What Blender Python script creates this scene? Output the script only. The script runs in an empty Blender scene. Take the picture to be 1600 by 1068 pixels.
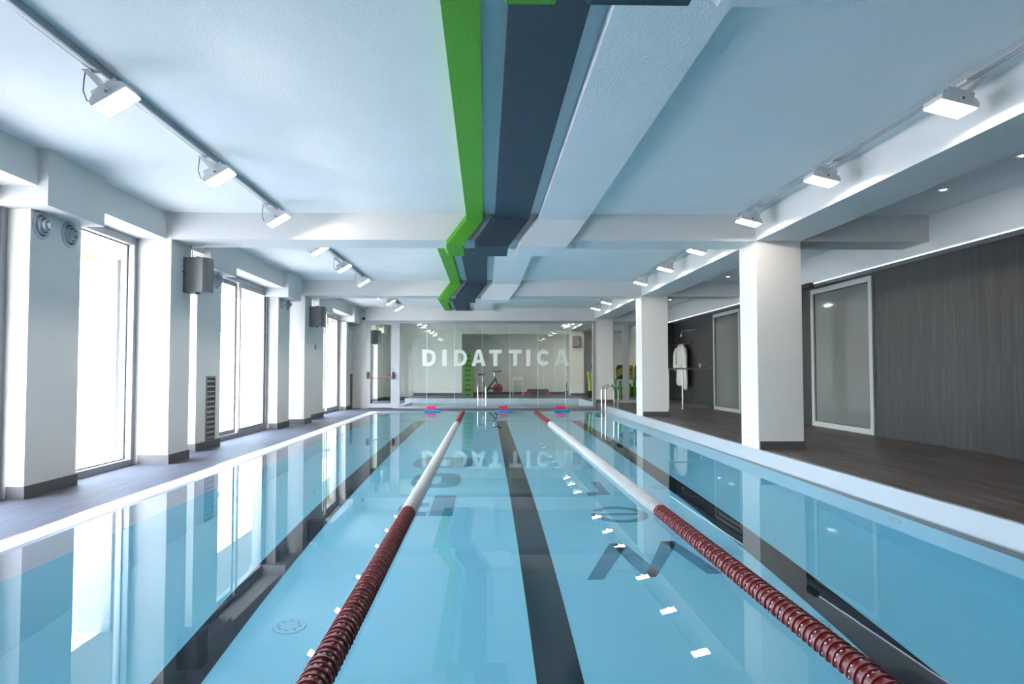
import bpy, bmesh, math, random
from mathutils import Vector, Matrix
from math import sin, cos, pi, radians as R
random.seed(7)
C = bpy.context.scene.collection

# ------------------------------------------------------------------ materials
def node_mat(name):
    m = bpy.data.materials.new(name); m.use_nodes = True
    nt = m.node_tree
    b = nt.nodes.get('Principled BSDF')
    return m, nt, b

def pm(name, col, rough=0.5, metal=0.0, spec=0.5, emis=None, estr=0.0, bump=None, trans=0.0):
    m, nt, b = node_mat(name)
    b.inputs['Base Color'].default_value = (*col, 1)
    b.inputs['Roughness'].default_value = rough
    b.inputs['Metallic'].default_value = metal
    b.inputs['Specular IOR Level'].default_value = spec
    b.inputs['Transmission Weight'].default_value = trans
    if emis:
        b.inputs['Emission Color'].default_value = (*emis, 1)
        b.inputs['Emission Strength'].default_value = estr
    if bump:
        sc, st = bump
        tc = nt.nodes.new('ShaderNodeTexCoord'); n = nt.nodes.new('ShaderNodeTexNoise')
        n.inputs['Scale'].default_value = sc; n.inputs['Detail'].default_value = 6
        bp = nt.nodes.new('ShaderNodeBump'); bp.inputs['Strength'].default_value = st; bp.inputs['Distance'].default_value = 0.01
        nt.links.new(tc.outputs['Object'], n.inputs['Vector']); nt.links.new(n.outputs['Fac'], bp.inputs['Height'])
        nt.links.new(bp.outputs['Normal'], b.inputs['Normal'])
        # faint procedural mottling
        mx = nt.nodes.new('ShaderNodeMixRGB'); mx.blend_type = 'MULTIPLY'; mx.inputs['Fac'].default_value = 0.10
        n2 = nt.nodes.new('ShaderNodeTexNoise'); n2.inputs['Scale'].default_value = 1.6; n2.inputs['Detail'].default_value = 4
        nt.links.new(tc.outputs['Object'], n2.inputs['Vector'])
        mx.inputs['Color1'].default_value = (*col, 1); nt.links.new(n2.outputs['Fac'], mx.inputs['Color2'])
        nt.links.new(mx.outputs['Color'], b.inputs['Base Color'])
    return m

def plank_mat(name, c1, c2, cj, w, l, along='y', rough=0.45, stretch=(60, 2.0, 60), amp=0.35, jw=0.004):
    """stone/wood planks, procedural: brick joints + stretched grain"""
    m, nt, b = node_mat(name); L = nt.links.new
    tc = nt.nodes.new('ShaderNodeTexCoord'); mp = nt.nodes.new('ShaderNodeMapping')
    if along == 'y': mp.inputs['Rotation'].default_value = (0, 0, R(90))
    if along == 'z': mp.inputs['Rotation'].default_value = (0, R(90), 0)
    L(tc.outputs['Object'], mp.inputs['Vector'])
    br = nt.nodes.new('ShaderNodeTexBrick')
    br.inputs['Scale'].default_value = 1; br.inputs['Brick Width'].default_value = l; br.inputs['Row Height'].default_value = w
    br.inputs['Mortar Size'].default_value = jw; br.inputs['Mortar Smooth'].default_value = 0.2; br.offset = 0.37
    br.inputs['Color1'].default_value = (*c1, 1); br.inputs['Color2'].default_value = (*c2, 1); br.inputs['Mortar'].default_value = (*cj, 1)
    L(mp.outputs['Vector'], br.inputs['Vector'])
    m2 = nt.nodes.new('ShaderNodeMapping'); m2.inputs['Scale'].default_value = stretch
    L(tc.outputs['Object'], m2.inputs['Vector'])
    n = nt.nodes.new('ShaderNodeTexNoise'); n.inputs['Scale'].default_value = 1; n.inputs['Detail'].default_value = 5
    L(m2.outputs['Vector'], n.inputs['Vector'])
    mr = nt.nodes.new('ShaderNodeMapRange'); mr.inputs['From Min'].default_value = 0.3; mr.inputs['From Max'].default_value = 0.7
    mr.inputs['To Min'].default_value = 1 - amp; mr.inputs['To Max'].default_value = 1 + amp; L(n.outputs['Fac'], mr.inputs['Value'])
    mx = nt.nodes.new('ShaderNodeVectorMath'); mx.operation = 'SCALE'
    L(br.outputs['Color'], mx.inputs[0]); L(mr.outputs['Result'], mx.inputs['Scale'])
    L(mx.outputs['Vector'], b.inputs['Base Color'])
    b.inputs['Roughness'].default_value = rough
    bp = nt.nodes.new('ShaderNodeBump'); bp.inputs['Strength'].default_value = 0.4; bp.inputs['Distance'].default_value = 0.004
    L(n.outputs['Fac'], bp.inputs['Height']); L(bp.outputs['Normal'], b.inputs['Normal'])
    return m

def glass_mat(name, tint=(0.97, 1, 0.985), ior=1.5, boost=1.0):
    m, nt, b = node_mat(name); nt.nodes.remove(b); L = nt.links.new
    out = nt.nodes['Material Output']
    t = nt.nodes.new('ShaderNodeBsdfTransparent'); t.inputs['Color'].default_value = (*tint, 1)
    g = nt.nodes.new('ShaderNodeBsdfGlossy'); g.inputs['Roughness'].default_value = 0.0; g.inputs['Color'].default_value = (0.96, 1, 0.97, 1)
    ge = nt.nodes.new('ShaderNodeNewGeometry'); dt = nt.nodes.new('ShaderNodeVectorMath'); dt.operation = 'DOT_PRODUCT'
    L(ge.outputs['Normal'], dt.inputs[0]); L(ge.outputs['Incoming'], dt.inputs[1])
    def mth(op, a, v=None, b_=None):
        n = nt.nodes.new('ShaderNodeMath'); n.operation = op
        if isinstance(a, (int, float)): n.inputs[0].default_value = a
        else: L(a, n.inputs[0])
        if b_ is not None: L(b_, n.inputs[1])
        elif v is not None: n.inputs[1].default_value = v
        return n.outputs[0]
    q = mth('POWER', mth('SUBTRACT', 1.0, b_=mth('ABSOLUTE', dt.outputs['Value'])), 5.0)
    r0 = 2*((ior-1)/(ior+1))**2
    fr = mth('ADD', mth('MULTIPLY', q, 1-r0), r0)
    mu = nt.nodes.new('ShaderNodeMath'); mu.operation = 'MULTIPLY'; mu.inputs[1].default_value = boost; mu.use_clamp = True
    mx = nt.nodes.new('ShaderNodeMixShader')
    L(fr, mu.inputs[0]); L(mu.outputs[0], mx.inputs[0]); L(t.outputs[0], mx.inputs[1]); L(g.outputs[0], mx.inputs[2]); L(mx.outputs[0], out.inputs['Surface'])
    return m

def frosted_letter_mat():
    m, nt, b = node_mat('frosted_letter'); L = nt.links.new
    b.inputs['Base Color'].default_value = (0.84, 0.90, 0.90, 1); b.inputs['Roughness'].default_value = 0.6
    out = nt.nodes['Material Output']
    tl = nt.nodes.new('ShaderNodeBsdfTranslucent'); tl.inputs['Color'].default_value = (0.8, 0.9, 0.88, 1)
    t = nt.nodes.new('ShaderNodeBsdfTransparent')
    m1 = nt.nodes.new('ShaderNodeMixShader'); m1.inputs[0].default_value = 0.3
    m2 = nt.nodes.new('ShaderNodeMixShader'); m2.inputs[0].default_value = 0.22
    L(b.outputs[0], m1.inputs[1]); L(tl.outputs[0], m1.inputs[2]); L(m1.outputs[0], m2.inputs[1]); L(t.outputs[0], m2.inputs[2]); L(m2.outputs[0], out.inputs['Surface'])
    return m

def water_mat():
    m, nt, b = node_mat('pool_water'); nt.nodes.remove(b); L = nt.links.new
    out = nt.nodes['Material Output']
    g = nt.nodes.new('ShaderNodeBsdfGlass'); g.inputs['IOR'].default_value = 1.333; g.inputs['Roughness'].default_value = 0.0
    g.inputs['Color'].default_value = (0.97, 0.995, 1, 1)
    tc = nt.nodes.new('ShaderNodeTexCoord'); n = nt.nodes.new('ShaderNodeTexNoise'); n.inputs['Scale'].default_value = 3.0
    bp = nt.nodes.new('ShaderNodeBump'); bp.inputs['Strength'].default_value = 0.012; bp.inputs['Distance'].default_value = 0.005
    L(tc.outputs['Object'], n.inputs['Vector']); L(n.outputs['Fac'], bp.inputs['Height']); L(bp.outputs['Normal'], g.inputs['Normal'])
    L(g.outputs[0], out.inputs['Surface'])
    return m

WHITE = pm('white_stucco', (0.70, 0.69, 0.68), 0.75, bump=(55, 0.35), spec=0.2)
CEIL = pm('ceiling_stucco', (0.80, 0.82, 0.83), 0.8, bump=(60, 0.22), spec=0.2)
GREEN = pm('green_paint', (0.085, 0.32, 0.030), 0.7, bump=(70, 0.4), spec=0.2)
NAVY = pm('slate_blue_paint', (0.042, 0.064, 0.090), 0.7, bump=(70, 0.4), spec=0.2)
BANDW = pm('white_band_paint', (0.78, 0.80, 0.82), 0.7, bump=(70, 0.4), spec=0.2)
LINER = pm('pool_liner_blue', (0.38, 0.85, 1.0), 0.5, spec=0.2)
PWHITE = pm('pool_white_tile', (0.40, 0.42, 0.46), 0.35)
DARKLINE = pm('pool_line_dark', (0.012, 0.018, 0.028), 0.6, spec=0.2)
LETTERB = pm('floor_letter_blue', (0.10, 0.32, 0.45), 0.6, spec=0.2)
DRAIN = pm('drain_plastic', (0.34, 0.76, 0.88), 0.5)
DECKL = plank_mat('deck_tile_left', (0.055, 0.061, 0.082), (0.072, 0.079, 0.100), (0.04, 0.04, 0.05), 0.2, 1.2, 'y', 0.62, (22, 2.0, 1), 0.3)
DECKR = plank_mat('deck_tile_wood', (0.070, 0.055, 0.049), (0.108, 0.085, 0.075), (0.042, 0.034, 0.031), 0.15, 1.2, 'y', 0.45, (26, 1.3, 1), 0.75)
CLAD = plank_mat('dark_cladding', (0.017, 0.017, 0.020), (0.032, 0.031, 0.036), (0.012, 0.012, 0.014), 0.04, 0.75, 'z', 0.5, (1, 55, 1.6), 0.45, 0.003)
SKIRT = pm('skirting_tile', (0.075, 0.076, 0.082), 0.5, bump=(20, 0.2))
ALU = pm('aluminium_frame', (0.29, 0.30, 0.325), 0.38, 0.35)
GALU = pm('grey_frame', (0.36, 0.37, 0.39), 0.4, 0.2)
WFRAME = pm('white_frame', (0.36, 0.375, 0.375), 0.4)
GASKET = pm('black_gasket', (0.02, 0.02, 0.022), 0.6)
CHROME = pm('polished_steel', (0.72, 0.71, 0.69), 0.12, 1.0)
STEEL = pm('satin_steel', (0.5, 0.49, 0.48), 0.3, 1.0)
GREYBOX = pm('grey_enamel', (0.19, 0.19, 0.195), 0.45, 0.2)
DGREY = pm('dark_grey_enamel', (0.13, 0.135, 0.145), 0.5)
LAMPBODY = pm('lamp_housing_white', (0.62, 0.62, 0.62), 0.4)
TRACK = pm('track_grey', (0.30, 0.33, 0.36), 0.4, 0.3)
LENS = pm('lamp_lens', (0.9, 0.9, 0.9), 0.3, emis=(1.0, 0.93, 0.85), estr=16.0)
SPOTL = pm('downlight_lens', (0.9, 0.9, 0.9), 0.3, emis=(1.0, 0.9, 0.75), estr=25.0)
LED = pm('led_strip', (0.9, 0.9, 0.9), 0.3, emis=(0.66, 0.80, 1.0), estr=1.8)
VENT = pm('vent_plastic', (0.42, 0.46, 0.50), 0.45)
VENTD = pm('vent_hole_shade', (0.06, 0.065, 0.07), 0.7)  # dark colour standing in for shade inside the vents and behind the louvres
BLACK = pm('black_plastic', (0.012, 0.012, 0.014), 0.45)
REDBAR = pm('red_bar', (0.30, 0.07, 0.045), 0.4)
ROPER = pm('float_red', (0.10, 0.002, 0.006), 0.3)
ROPERIM = pm('float_red_rim', (0.22, 0.028, 0.03), 0.45)
ROPEW = pm('float_white', (0.60, 0.585, 0.575), 0.35)
ROPEHUBW = pm('float_white_hub', (0.14, 0.12, 0.13), 0.45)
DOT = pm('float_hole_pale', (0.62, 0.60, 0.60), 0.5)
FROST = pm('frosted_glass', (0.145, 0.156, 0.15), 0.05, spec=0.8)
GLASSW = glass_mat('window_glass', (0.98, 1, 0.99))
GLASSP = glass_mat('partition_glass', (0.95, 0.985, 0.965), 1.5, 1.0)
EDGE = pm('glass_edge', (0.85, 0.95, 0.92), 0.3)
LETTER = frosted_letter_mat()
WATER = water_mat()
REDF = pm('red_foam', (0.62, 0.02, 0.045), 0.6)
BLUEF = pm('blue_foam', (0.015, 0.22, 0.62), 0.5)
ROBE = pm('robe_towelling', (0.62, 0.62, 0.60), 0.9, bump=(90, 0.5))
STEPG = pm('green_plastic', (0.05, 0.19, 0.002), 0.45)
STEPGD = pm('green_plastic_recess_shade', (0.008, 0.035, 0.002), 0.5)  # darker copy of the step green, paints the shade of a grip recess
BIKEB = pm('bike_black', (0.012, 0.012, 0.013), 0.35)
WHEELR = pm('flywheel_red', (0.22, 0.015, 0.03), 0.35)
CHAIRW = pm('chair_white', (0.72, 0.72, 0.68), 0.5)
LIME = pm('lime_foam', (0.30, 0.62, 0.02), 0.6)
NEONG = pm('green_foam', (0.10, 0.55, 0.03), 0.6)
YELL = pm('yellow_foam', (0.60, 0.60, 0.03), 0.6)
BLUEB = pm('blue_mesh_bag', (0.02, 0.06, 0.35), 0.6)
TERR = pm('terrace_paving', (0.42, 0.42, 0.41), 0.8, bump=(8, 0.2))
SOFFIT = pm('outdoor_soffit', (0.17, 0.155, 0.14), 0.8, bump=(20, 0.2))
OUTW = pm('outdoor_render', (0.22, 0.22, 0.22), 0.8, bump=(20, 0.2))
OUTG = pm('outdoor_grey', (0.14, 0.14, 0.135), 0.8)
GRASS = pm('lawn_green', (0.30, 0.48, 0.10), 0.9, bump=(30, 0.5))
LEAF = pm('leaf_green', (0.16, 0.20, 0.05), 0.7)
BARK = pm('bark_brown', (0.18, 0.13, 0.09), 0.9, bump=(15, 0.6))
RAILW = pm('white_rail', (0.16, 0.16, 0.17), 0.5)

def grate_mat():
    m, nt, b = node_mat('overflow_grate'); L = nt.links.new
    tc = nt.nodes.new('ShaderNodeTexCoord'); w = nt.nodes.new('ShaderNodeTexWave'); w.bands_direction = 'Y'
    w.inputs['Scale'].default_value = 16.0
    cr = nt.nodes.new('ShaderNodeValToRGB'); cr.color_ramp.elements[0].position = 0.25; cr.color_ramp.elements[1].position = 0.5
    cr.color_ramp.elements[0].color = (0.50, 0.51, 0.54, 1); cr.color_ramp.elements[1].color = (0.80, 0.80, 0.83, 1)
    L(tc.outputs['Object'], w.inputs['Vector']); L(w.outputs['Fac'], cr.inputs['Fac']); L(cr.outputs['Color'], b.inputs['Base Color'])
    b.inputs['Roughness'].default_value = 0.4
    return m
GRATE = grate_mat()

# ------------------------------------------------------------------ mesh helper
class MB:
    def __init__(s): s.bm = bmesh.new()
    def _f(s, vs, m):
        try:
            f = s.bm.faces.new(vs); f.material_index = m; return f
        except ValueError: return None
    def box(s, x0, x1, y0, y1, z0, z1, m=0):
        v = [s.bm.verts.new(p) for p in ((x0,y0,z0),(x1,y0,z0),(x1,y1,z0),(x0,y1,z0),(x0,y0,z1),(x1,y0,z1),(x1,y1,z1),(x0,y1,z1))]
        for q in ((3,2,1,0),(4,5,6,7),(0,1,5,4),(1,2,6,5),(2,3,7,6),(3,0,4,7)): s._f([v[i] for i in q], m)
        return s
    def quad(s, pts, m=0): s._f([s.bm.verts.new(p) for p in pts], m); return s
    def prism(s, poly, fn, a, b, m=0, caps=True):
        """poly: 2-D points; fn(u,v,w)->xyz; extruded w from a to b"""
        A = [s.bm.verts.new(fn(u, v, a)) for u, v in poly]; B = [s.bm.verts.new(fn(u, v, b)) for u, v in poly]
        n = len(poly)
        for i in range(n): s._f([A[i], A[(i+1) % n], B[(i+1) % n], B[i]], m)
        if caps: s._f(A[::-1], m); s._f(B, m)
        return s
    def tube(s, pts, r, seg=10, m=0, closed=False, caps=True):
        pts = [Vector(p) for p in pts]; n = len(pts); rings = []
        rr = r if isinstance(r, (list, tuple)) else [r] * n
        prev = None
        for i, p in enumerate(pts):
            if closed: t = (pts[(i+1) % n] - pts[i-1]).normalized()
            else: t = ((pts[min(i+1, n-1)] - pts[max(i-1, 0)])).normalized()
            if prev is None:
                a = Vector((0, 0, 1)) if abs(t.z) < 0.9 else Vector((1, 0, 0))
                u = t.cross(a).normalized()
            else:
                u = (prev - t * prev.dot(t)).normalized()
            prev = u; w = t.cross(u)
            rings.append([s.bm.verts.new(p + (u * cos(2*pi*k/seg) + w * sin(2*pi*k/seg)) * rr[i]) for k in range(seg)])
        for i in range(n if closed else n - 1):
            a, b = rings[i], rings[(i+1) % n]
            for k in range(seg): s._f([a[k], a[(k+1) % seg], b[(k+1) % seg], b[k]], m)
        if caps and not closed: s._f(rings[0][::-1], m); s._f(rings[-1], m)
        return s
    def lathe(s, prof, org=(0,0,0), axis='z', seg=24, m=0):
        """prof: (r, h) list; h along axis"""
        org = Vector(org)
        def P(r, h, a):
            c, d = r*cos(a), r*sin(a)
            return org + Vector({'z': (c, d, h), 'x': (h, c, d), 'y': (c, h, d)}[axis])
        rings = []
        for r, h in prof:
            if r < 1e-6: rings.append([s.bm.verts.new(P(0, h, 0))])
            else: rings.append([s.bm.verts.new(P(r, h, 2*pi*k/seg)) for k in range(seg)])
        for a, b in zip(rings, rings[1:]):
            for k in range(seg):
                k2 = (k+1) % seg
                if len(a) == 1 and len(b) == 1: continue
                if len(a) == 1: s._f([a[0], b[k], b[k2]], m)
                elif len(b) == 1: s._f([a[k], b[0], a[k2]], m)
                else: s._f([a[k], b[k], b[k2], a[k2]], m)
        return s
    def build(s, name, mats, parent=None, loc=(0,0,0), smooth=False, bevel=0.0, kind=None, label=None, angle=40, keep=False):
        if not keep: bmesh.ops.recalc_face_normals(s.bm, faces=s.bm.faces[:])
        me = bpy.data.meshes.new(name); s.bm.to_mesh(me); s.bm.free()
        if not isinstance(mats, (list, tuple)): mats = [mats]
        for x in mats: me.materials.append(x)
        o = bpy.data.objects.new(name, me); C.objects.link(o); o.location = loc
        if parent: o.parent = parent
        if bevel:
            md = o.modifiers.new('bev', 'BEVEL'); md.width = bevel; md.segments = 2; md.limit_method = 'ANGLE'
        if smooth:
            for p in me.polygons: p.use_smooth = True
            try: me.set_sharp_from_angle(angle=R(angle))
            except Exception: pass
        if kind: o['kind'] = kind
        if label: o['label'] = label
        return o

def box(name, mat, x0, x1, y0, y1, z0, z1, **k): return MB().box(x0, x1, y0, y1, z0, z1).build(name, mat, **k)
def tag(o, label, cat=None, group=None, kind=None):
    o['label'] = label
    if cat: o['category'] = cat
    if group: o['group'] = group
    if kind: o['kind'] = kind
    return o
def thing(name, label, cat, loc=(0,0,0), group=None, kind=None, rot=0):
    o = bpy.data.objects.new(name, None); C.objects.link(o); o.location = loc; o.rotation_euler.z = rot
    o.empty_display_size = 0.1
    return tag(o, label, cat, group, kind)
def dup(src, loc, label=None, rot=None, scale=None, group=None):
    c = src.copy(); C.objects.link(c); c.location = loc
    if rot is not None: c.rotation_euler = rot
    if scale is not None: c.scale = scale
    if label: c['label'] = label
    if group: c['group'] = group
    for ch in list(src.children):
        d = ch.copy(); C.objects.link(d); d.parent = c
        for g in list(ch.children):
            e = g.copy(); C.objects.link(e); e.parent = d
    return c
def S(o, label=None):
    o['kind'] = 'structure'
    if label: o['label'] = label
    return o

# ------------------------------------------------------------------ dimensions (metres); camera stands at x=0, y=0
ZC = 3.07; ZB = 2.74; ZD = 0.16      # ceiling, beam underside, raised right deck
XR = 3.37; XR2 = 3.94; XW = 5.87     # pool side of right columns, their far side, dark wall
XL = -3.84; XP = -4.05; XG = -4.25   # left columns, left wall panels, left glazing
PD = 1.25                            # pool depth
YE = 19.22                           # far end of the pool
YG = 20.9                            # glass partition
YN = -3.0                            # wall behind the camera
YF = 27.2                            # far wall of the room behind the glass
COLY = [2.15, 8.39, 14.62, 20.9, 27.15]

# ---- floors
f = MB(); f.box(-4.6, -3.2, YN, YF + 1.6, -0.25, 0.0)
f.box(-3.2, -2.85, YG - 0.1, YF + 1.6, -0.25, 0.0)
f.box(-3.2, XR, YE + 0.06, 21.2, -0.25, 0.0)
f.box(-3.2, -2.7, YN, YE, -1.4, -0.25)
f.box(-3.2, XR, YN, -0.6, -0.25, 0.0)
S(f.build('floor', DECKL), 'grey tiled deck beside and beyond the pool')
f = MB(); f.box(XR, 6.1, YN, YF + 1.6, -0.25, ZD); f.box(-2.85, XR, 24.4, YF + 1.6, -0.25, ZD)
S(f.build('floor', DECKR), 'raised wood look tiled deck')

# ---- pool basin
p = MB()
p.quad([(-2.62,-0.6,-PD),(XR,-0.6,-PD),(XR,YE,-PD),(-2.62,YE,-PD)], 0)            # bottom
p.quad([(-2.62,-0.6,-PD),(-2.62,YE,-PD),(-2.62,YE,-0.075),(-2.62,-0.6,-0.075)], 0) # left wall
p.quad([(-2.62,-0.6,-0.075),(-2.62,YE,-0.075),(-3.0,YE,0.0),(-3.0,-0.6,0.0)], 1)   # sloping white lip
p.quad([(XR,-0.6,-PD),(XR,YE,-PD),(XR,YE,-0.05),(XR,-0.6,-0.05)], 0)
p.quad([(-3.0,YE,-PD),(XR,YE,-PD),(XR,YE,-0.03),(-3.0,YE,-0.03)], 0)
p.quad([(-3.0,-0.6,-PD),(XR,-0.6,-PD),(XR,-0.6,0.0),(-3.0,-0.6,0.0)], 0)
S(p.build('pool_basin', [LINER, PWHITE]), 'pale blue pool basin')
p = MB(); p.box(XR - 0.012, XR + 0.012, -0.6, YE, -0.06, ZD + 0.002)
S(p.build('trim_1', PWHITE), 'white tiled upstand along the right edge of the pool')
S(box('trim_2', STEEL, XR + 0.014, XR + 0.05, YN, YE + 0.5, ZD - 0.01, ZD + 0.004), 'thin metal edge strip along the raised deck')
S(box('trim_3', PWHITE, -3.2, XR, YE - 0.0, YE + 0.06, -0.2, 0.006), 'white edge tiles at the far end of the pool')
S(box('trim_4', GRATE, -3.2, -3.0, -0.6, YE, -0.04, 0.002), 'white overflow grating along the left edge')
S(box('trim_5', STEEL, -3.215, -3.2, -0.6, YE, -0.04, 0.003), 'thin metal edge strip beside the grating')
wt = MB(); wt.quad([(-3.0,-0.6,-0.006),(XR-0.012,-0.6,-0.006),(XR-0.012,YE,-0.006),(-3.0,YE,-0.006)])
w = wt.build('pool_water', WATER, keep=True); tag(w, 'still clear blue water of the big pool', 'water', kind='stuff')

# ---- lane lines and letters on the pool bottom
zb = -PD + 0.004
for xc, nm in ((-1.6, 'left'), (0.4, 'middle'), (2.24, 'right')):
    m = MB(); m.box(xc - 0.125, xc + 0.125, 0.4, 17.0, zb - 0.003, zb); m.box(xc - 0.62, xc + 0.62, 17.0, 17.12, zb - 0.003, zb)
    o = m.build('lane_line', DARKLINE)
    tag(o, {'left': 'dark line on the pool bottom nearest the windows', 'middle': 'dark line on the pool bottom midway between the two lane ropes', 'right': 'dark line on the pool bottom nearest the raised deck'}[nm], 'lane marking', 'lane lines on the pool bottom')

def stroke(m, pts, w, z0, z1, mat=0):
    for (x0, y0), (x1, y1) in zip(pts, pts[1:]):
        d = Vector((x1-x0, y1-y0)).normalized(); n = Vector((-d.y, d.x)) * w / 2
        m.prism([(x0+n.x, y0+n.y), (x1+n.x, y1+n.y), (x1-n.x, y1-n.y), (x0-n.x, y0-n.y)], lambda u, v, q: (u, v, q), z0, z1, mat)
def flat(m, poly, z0, z1): m.prism(poly, lambda u, v, q: (u, v, q), z0, z1)
def ringp(m, cx, cy, ax, ay, bx, by, z0, z1, a0=0, a1=360, seg=40, sq=1.0):
    def P(rx, ry, a):
        c, s_ = cos(a), sin(a); e = sq
        return (cx + rx * math.copysign(abs(c)**e, c), cy + ry * math.copysign(abs(s_)**e, s_))
    for k in range(seg):
        t0 = R(a0 + (a1-a0)*k/seg); t1 = R(a0 + (a1-a0)*(k+1)/seg)
        flat(m, [P(bx,by,t0), P(ax,ay,t0), P(ax,ay,t1), P(bx,by,t1)], z0, z1)
za, zt = zb - 0.002, zb + 0.001
m = MB()
flat(m, [(0.74,5.0),(0.86,5.0),(1.15,5.66),(1.12,5.80),(1.05,5.80)], za, zt)
flat(m, [(1.05,5.80),(1.17,5.80),(1.30,5.12),(1.25,5.03),(1.17,5.03)], za, zt)
flat(m, [(1.17,5.03),(1.25,5.03),(1.58,5.70),(1.60,5.84),(1.50,5.84)], za, zt)
flat(m, [(1.50,5.84),(1.61,5.84),(1.75,5.06),(1.64,5.06)], za, zt)
tag(m.build('floor_letter', LETTERB), 'large blue letter W lying upside down on the pool bottom beside the right lane rope', 'floor letter', 'letters on the pool bottom')
m = MB(); ringp(m, 1.32, 6.74, 0.28, 0.31, 0.19, 0.22, za, zt, -190, 150); flat(m, [(1.06,6.70),(1.56,6.70),(1.56,6.78),(1.06,6.78)], za, zt + 0.0005)
tag(m.build('floor_letter', LETTERB), 'round blue letter e on the pool bottom beyond the letter W', 'floor letter', 'letters on the pool bottom')
m = MB(); flat(m, [(1.29,7.60),(1.39,7.60),(1.39,8.36),(1.29,8.36)], za, zt); flat(m, [(1.14,7.58),(1.29,7.60),(1.29,7.78),(1.14,7.76)], za, zt)
tag(m.build('floor_letter', LETTERB), 'blue hooked letter like a J on the pool bottom beyond the round letter e', 'floor letter', 'letters on the pool bottom')
m = MB(); flat(m, [(-0.55,6.72),(-0.32,6.72),(-0.32,7.62),(-0.55,7.62)], za, zt); ringp(m, -0.58, 6.99, 0.30, 0.27, 0.12, 0.12, za, zt, 90, 270, 24, 0.7)
tag(m.build('floor_letter', LETTERB), 'blue letter P lying upside down on the pool bottom beside the left lane rope', 'floor letter', 'letters on the pool bottom')
m = MB(); ringp(m, -0.6, 8.52, 0.30, 0.48, 0.06, 0.26, za, zt, 0, 360, 40, 0.6)
tag(m.build('floor_letter', LETTERB), 'blue letter O on the pool bottom beyond the upside down P', 'floor letter', 'letters on the pool bottom')
m = MB(); ringp(m, -0.6, 9.9, 0.42, 0.5, 0.10, 0.3, za, zt, 0, 360, 40, 0.45)
tag(m.build('floor_letter', LETTERB), 'farthest blue letter on the pool bottom, squarish, beyond the letter O', 'floor letter', 'letters on the pool bottom')

def drain(x, y, lab):
    t = thing('drain_cover', lab, 'drain cover', (x, y, zb), 'round covers on the pool bottom')
    MB().lathe([(0, 0.008), (0.05, 0.009), (0.052, 0.006), (0.075, 0.006), (0.078, 0.010), (0.098, 0.010), (0.103, 0.0), (0, 0)], seg=32).build('cover_plate', DRAIN, t, smooth=True)
    for k in range(8):
        a = 2*pi*k/8; MB().lathe([(0, 0.012), (0.006, 0.012), (0.006, 0.0)], (0.063*cos(a), 0.063*sin(a), 0), seg=8).build('screw', LETTERB, t)
drain(-1.2, 4.28, 'round pale blue cover on the pool bottom left of the left lane rope')
drain(2.01, 4.22, 'round pale blue cover on the pool bottom just right of the right lane rope')
drain(2.03, 7.99, 'small far round cover on the pool bottom right of the right lane rope')
t = thing('wall_inlet', 'round white inlet in the right pool wall just under water', 'pool inlet', (XR - 0.003, 5.6, -0.45))
MB().lathe([(0, -0.006), (0.05, -0.006), (0.055, -0.012), (0.09, -0.012), (0.10, 0.0)], axis='x', seg=28).build('inlet_ring', DRAIN, t, smooth=True)

# ---- ceiling, outer walls
S(box('ceiling', CEIL, -4.6, 6.2, YN, YF + 1.8, ZC, ZC + 0.15))
S(box('wall_back', WHITE, -4.6, 6.2, YN - 0.15, YN, 0, ZC), 'white wall behind the camera')

# right side: dark clad wall with white bulkhead above
DR = [(10.18, 12.12), (15.55, 17.38)]
m = MB()
ys = [YN] + [v for d in DR for v in d] + [YG + 0.35]
for i in range(0, len(ys), 2): m.box(XW, XW + 0.12, ys[i], ys[i+1], ZD, 2.75)
for a, b in DR: m.box(XW, XW + 0.12, a, b, 2.57, 2.75)
m.box(5.02, XW, YG + 0.2, YG + 0.34, ZD, 2.75)
S(m.build('wall_right', CLAD), 'wall clad in dark vertical stone strips')
m = MB(); m.box(5.56, XW + 0.15, YN, YG + 0.35, 2.62, ZC); m.box(XR2, 5.56, YG + 0.02, YG + 0.34, 2.66, ZC)
S(m.build('wall_right', WHITE), 'white bulkhead above the dark wall')
S(box('wall_right', WHITE, 5.9, 6.05, YG + 0.35, YF + 1.6, ZD, ZC), 'white side wall behind the partition')

# columns and beams
collab = ['nearest right hand column, beside the camera', 'big white column on the right nearest the camera', 'white column on the right between the ladder and the first column', 'white column at the right end of the glass partition', 'white column behind the glass partition at the right']
for i, y in enumerate(COLY):
    S(box('column', WHITE, XR, XR2, y, y + 0.56, ZD - 0.02 if y < 19 else ZD, ZC, bevel=0.008), collab[i])
    if y > 3: S(box('baseboard_right', SKIRT, XR + 0.02, XR2 + 0.012, y - 0.012, y + 0.572, ZD, ZD + 0.10))
    if i != 3: S(box('column', WHITE, -4.45, XL, y, y + 0.56, 0, ZC, bevel=0.008), 'white column on the window side')
    if i not in (0, 3): S(box('baseboard_left', SKIRT, -4.2, XL + 0.014, y - 0.012, y + 0.572, 0, 0.11))
for i, y in enumerate(COLY):
    if i == 3: continue
    S(box('beam', WHITE, XL, 5.62, y, y + 0.56, ZB, ZC + 0.02), 'white cross beam under the ceiling')
S(box('beam', WHITE, XL + 0.2, XR2, YG - 0.02, YG + 0.34, 2.675, ZC + 0.02), 'white header over the glass partition')
S(box('beam', WHITE, XR + 0.001, XR2 - 0.001, YN, YF, ZB + 0.002, ZC + 0.02), 'white long beam over the right columns')

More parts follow.
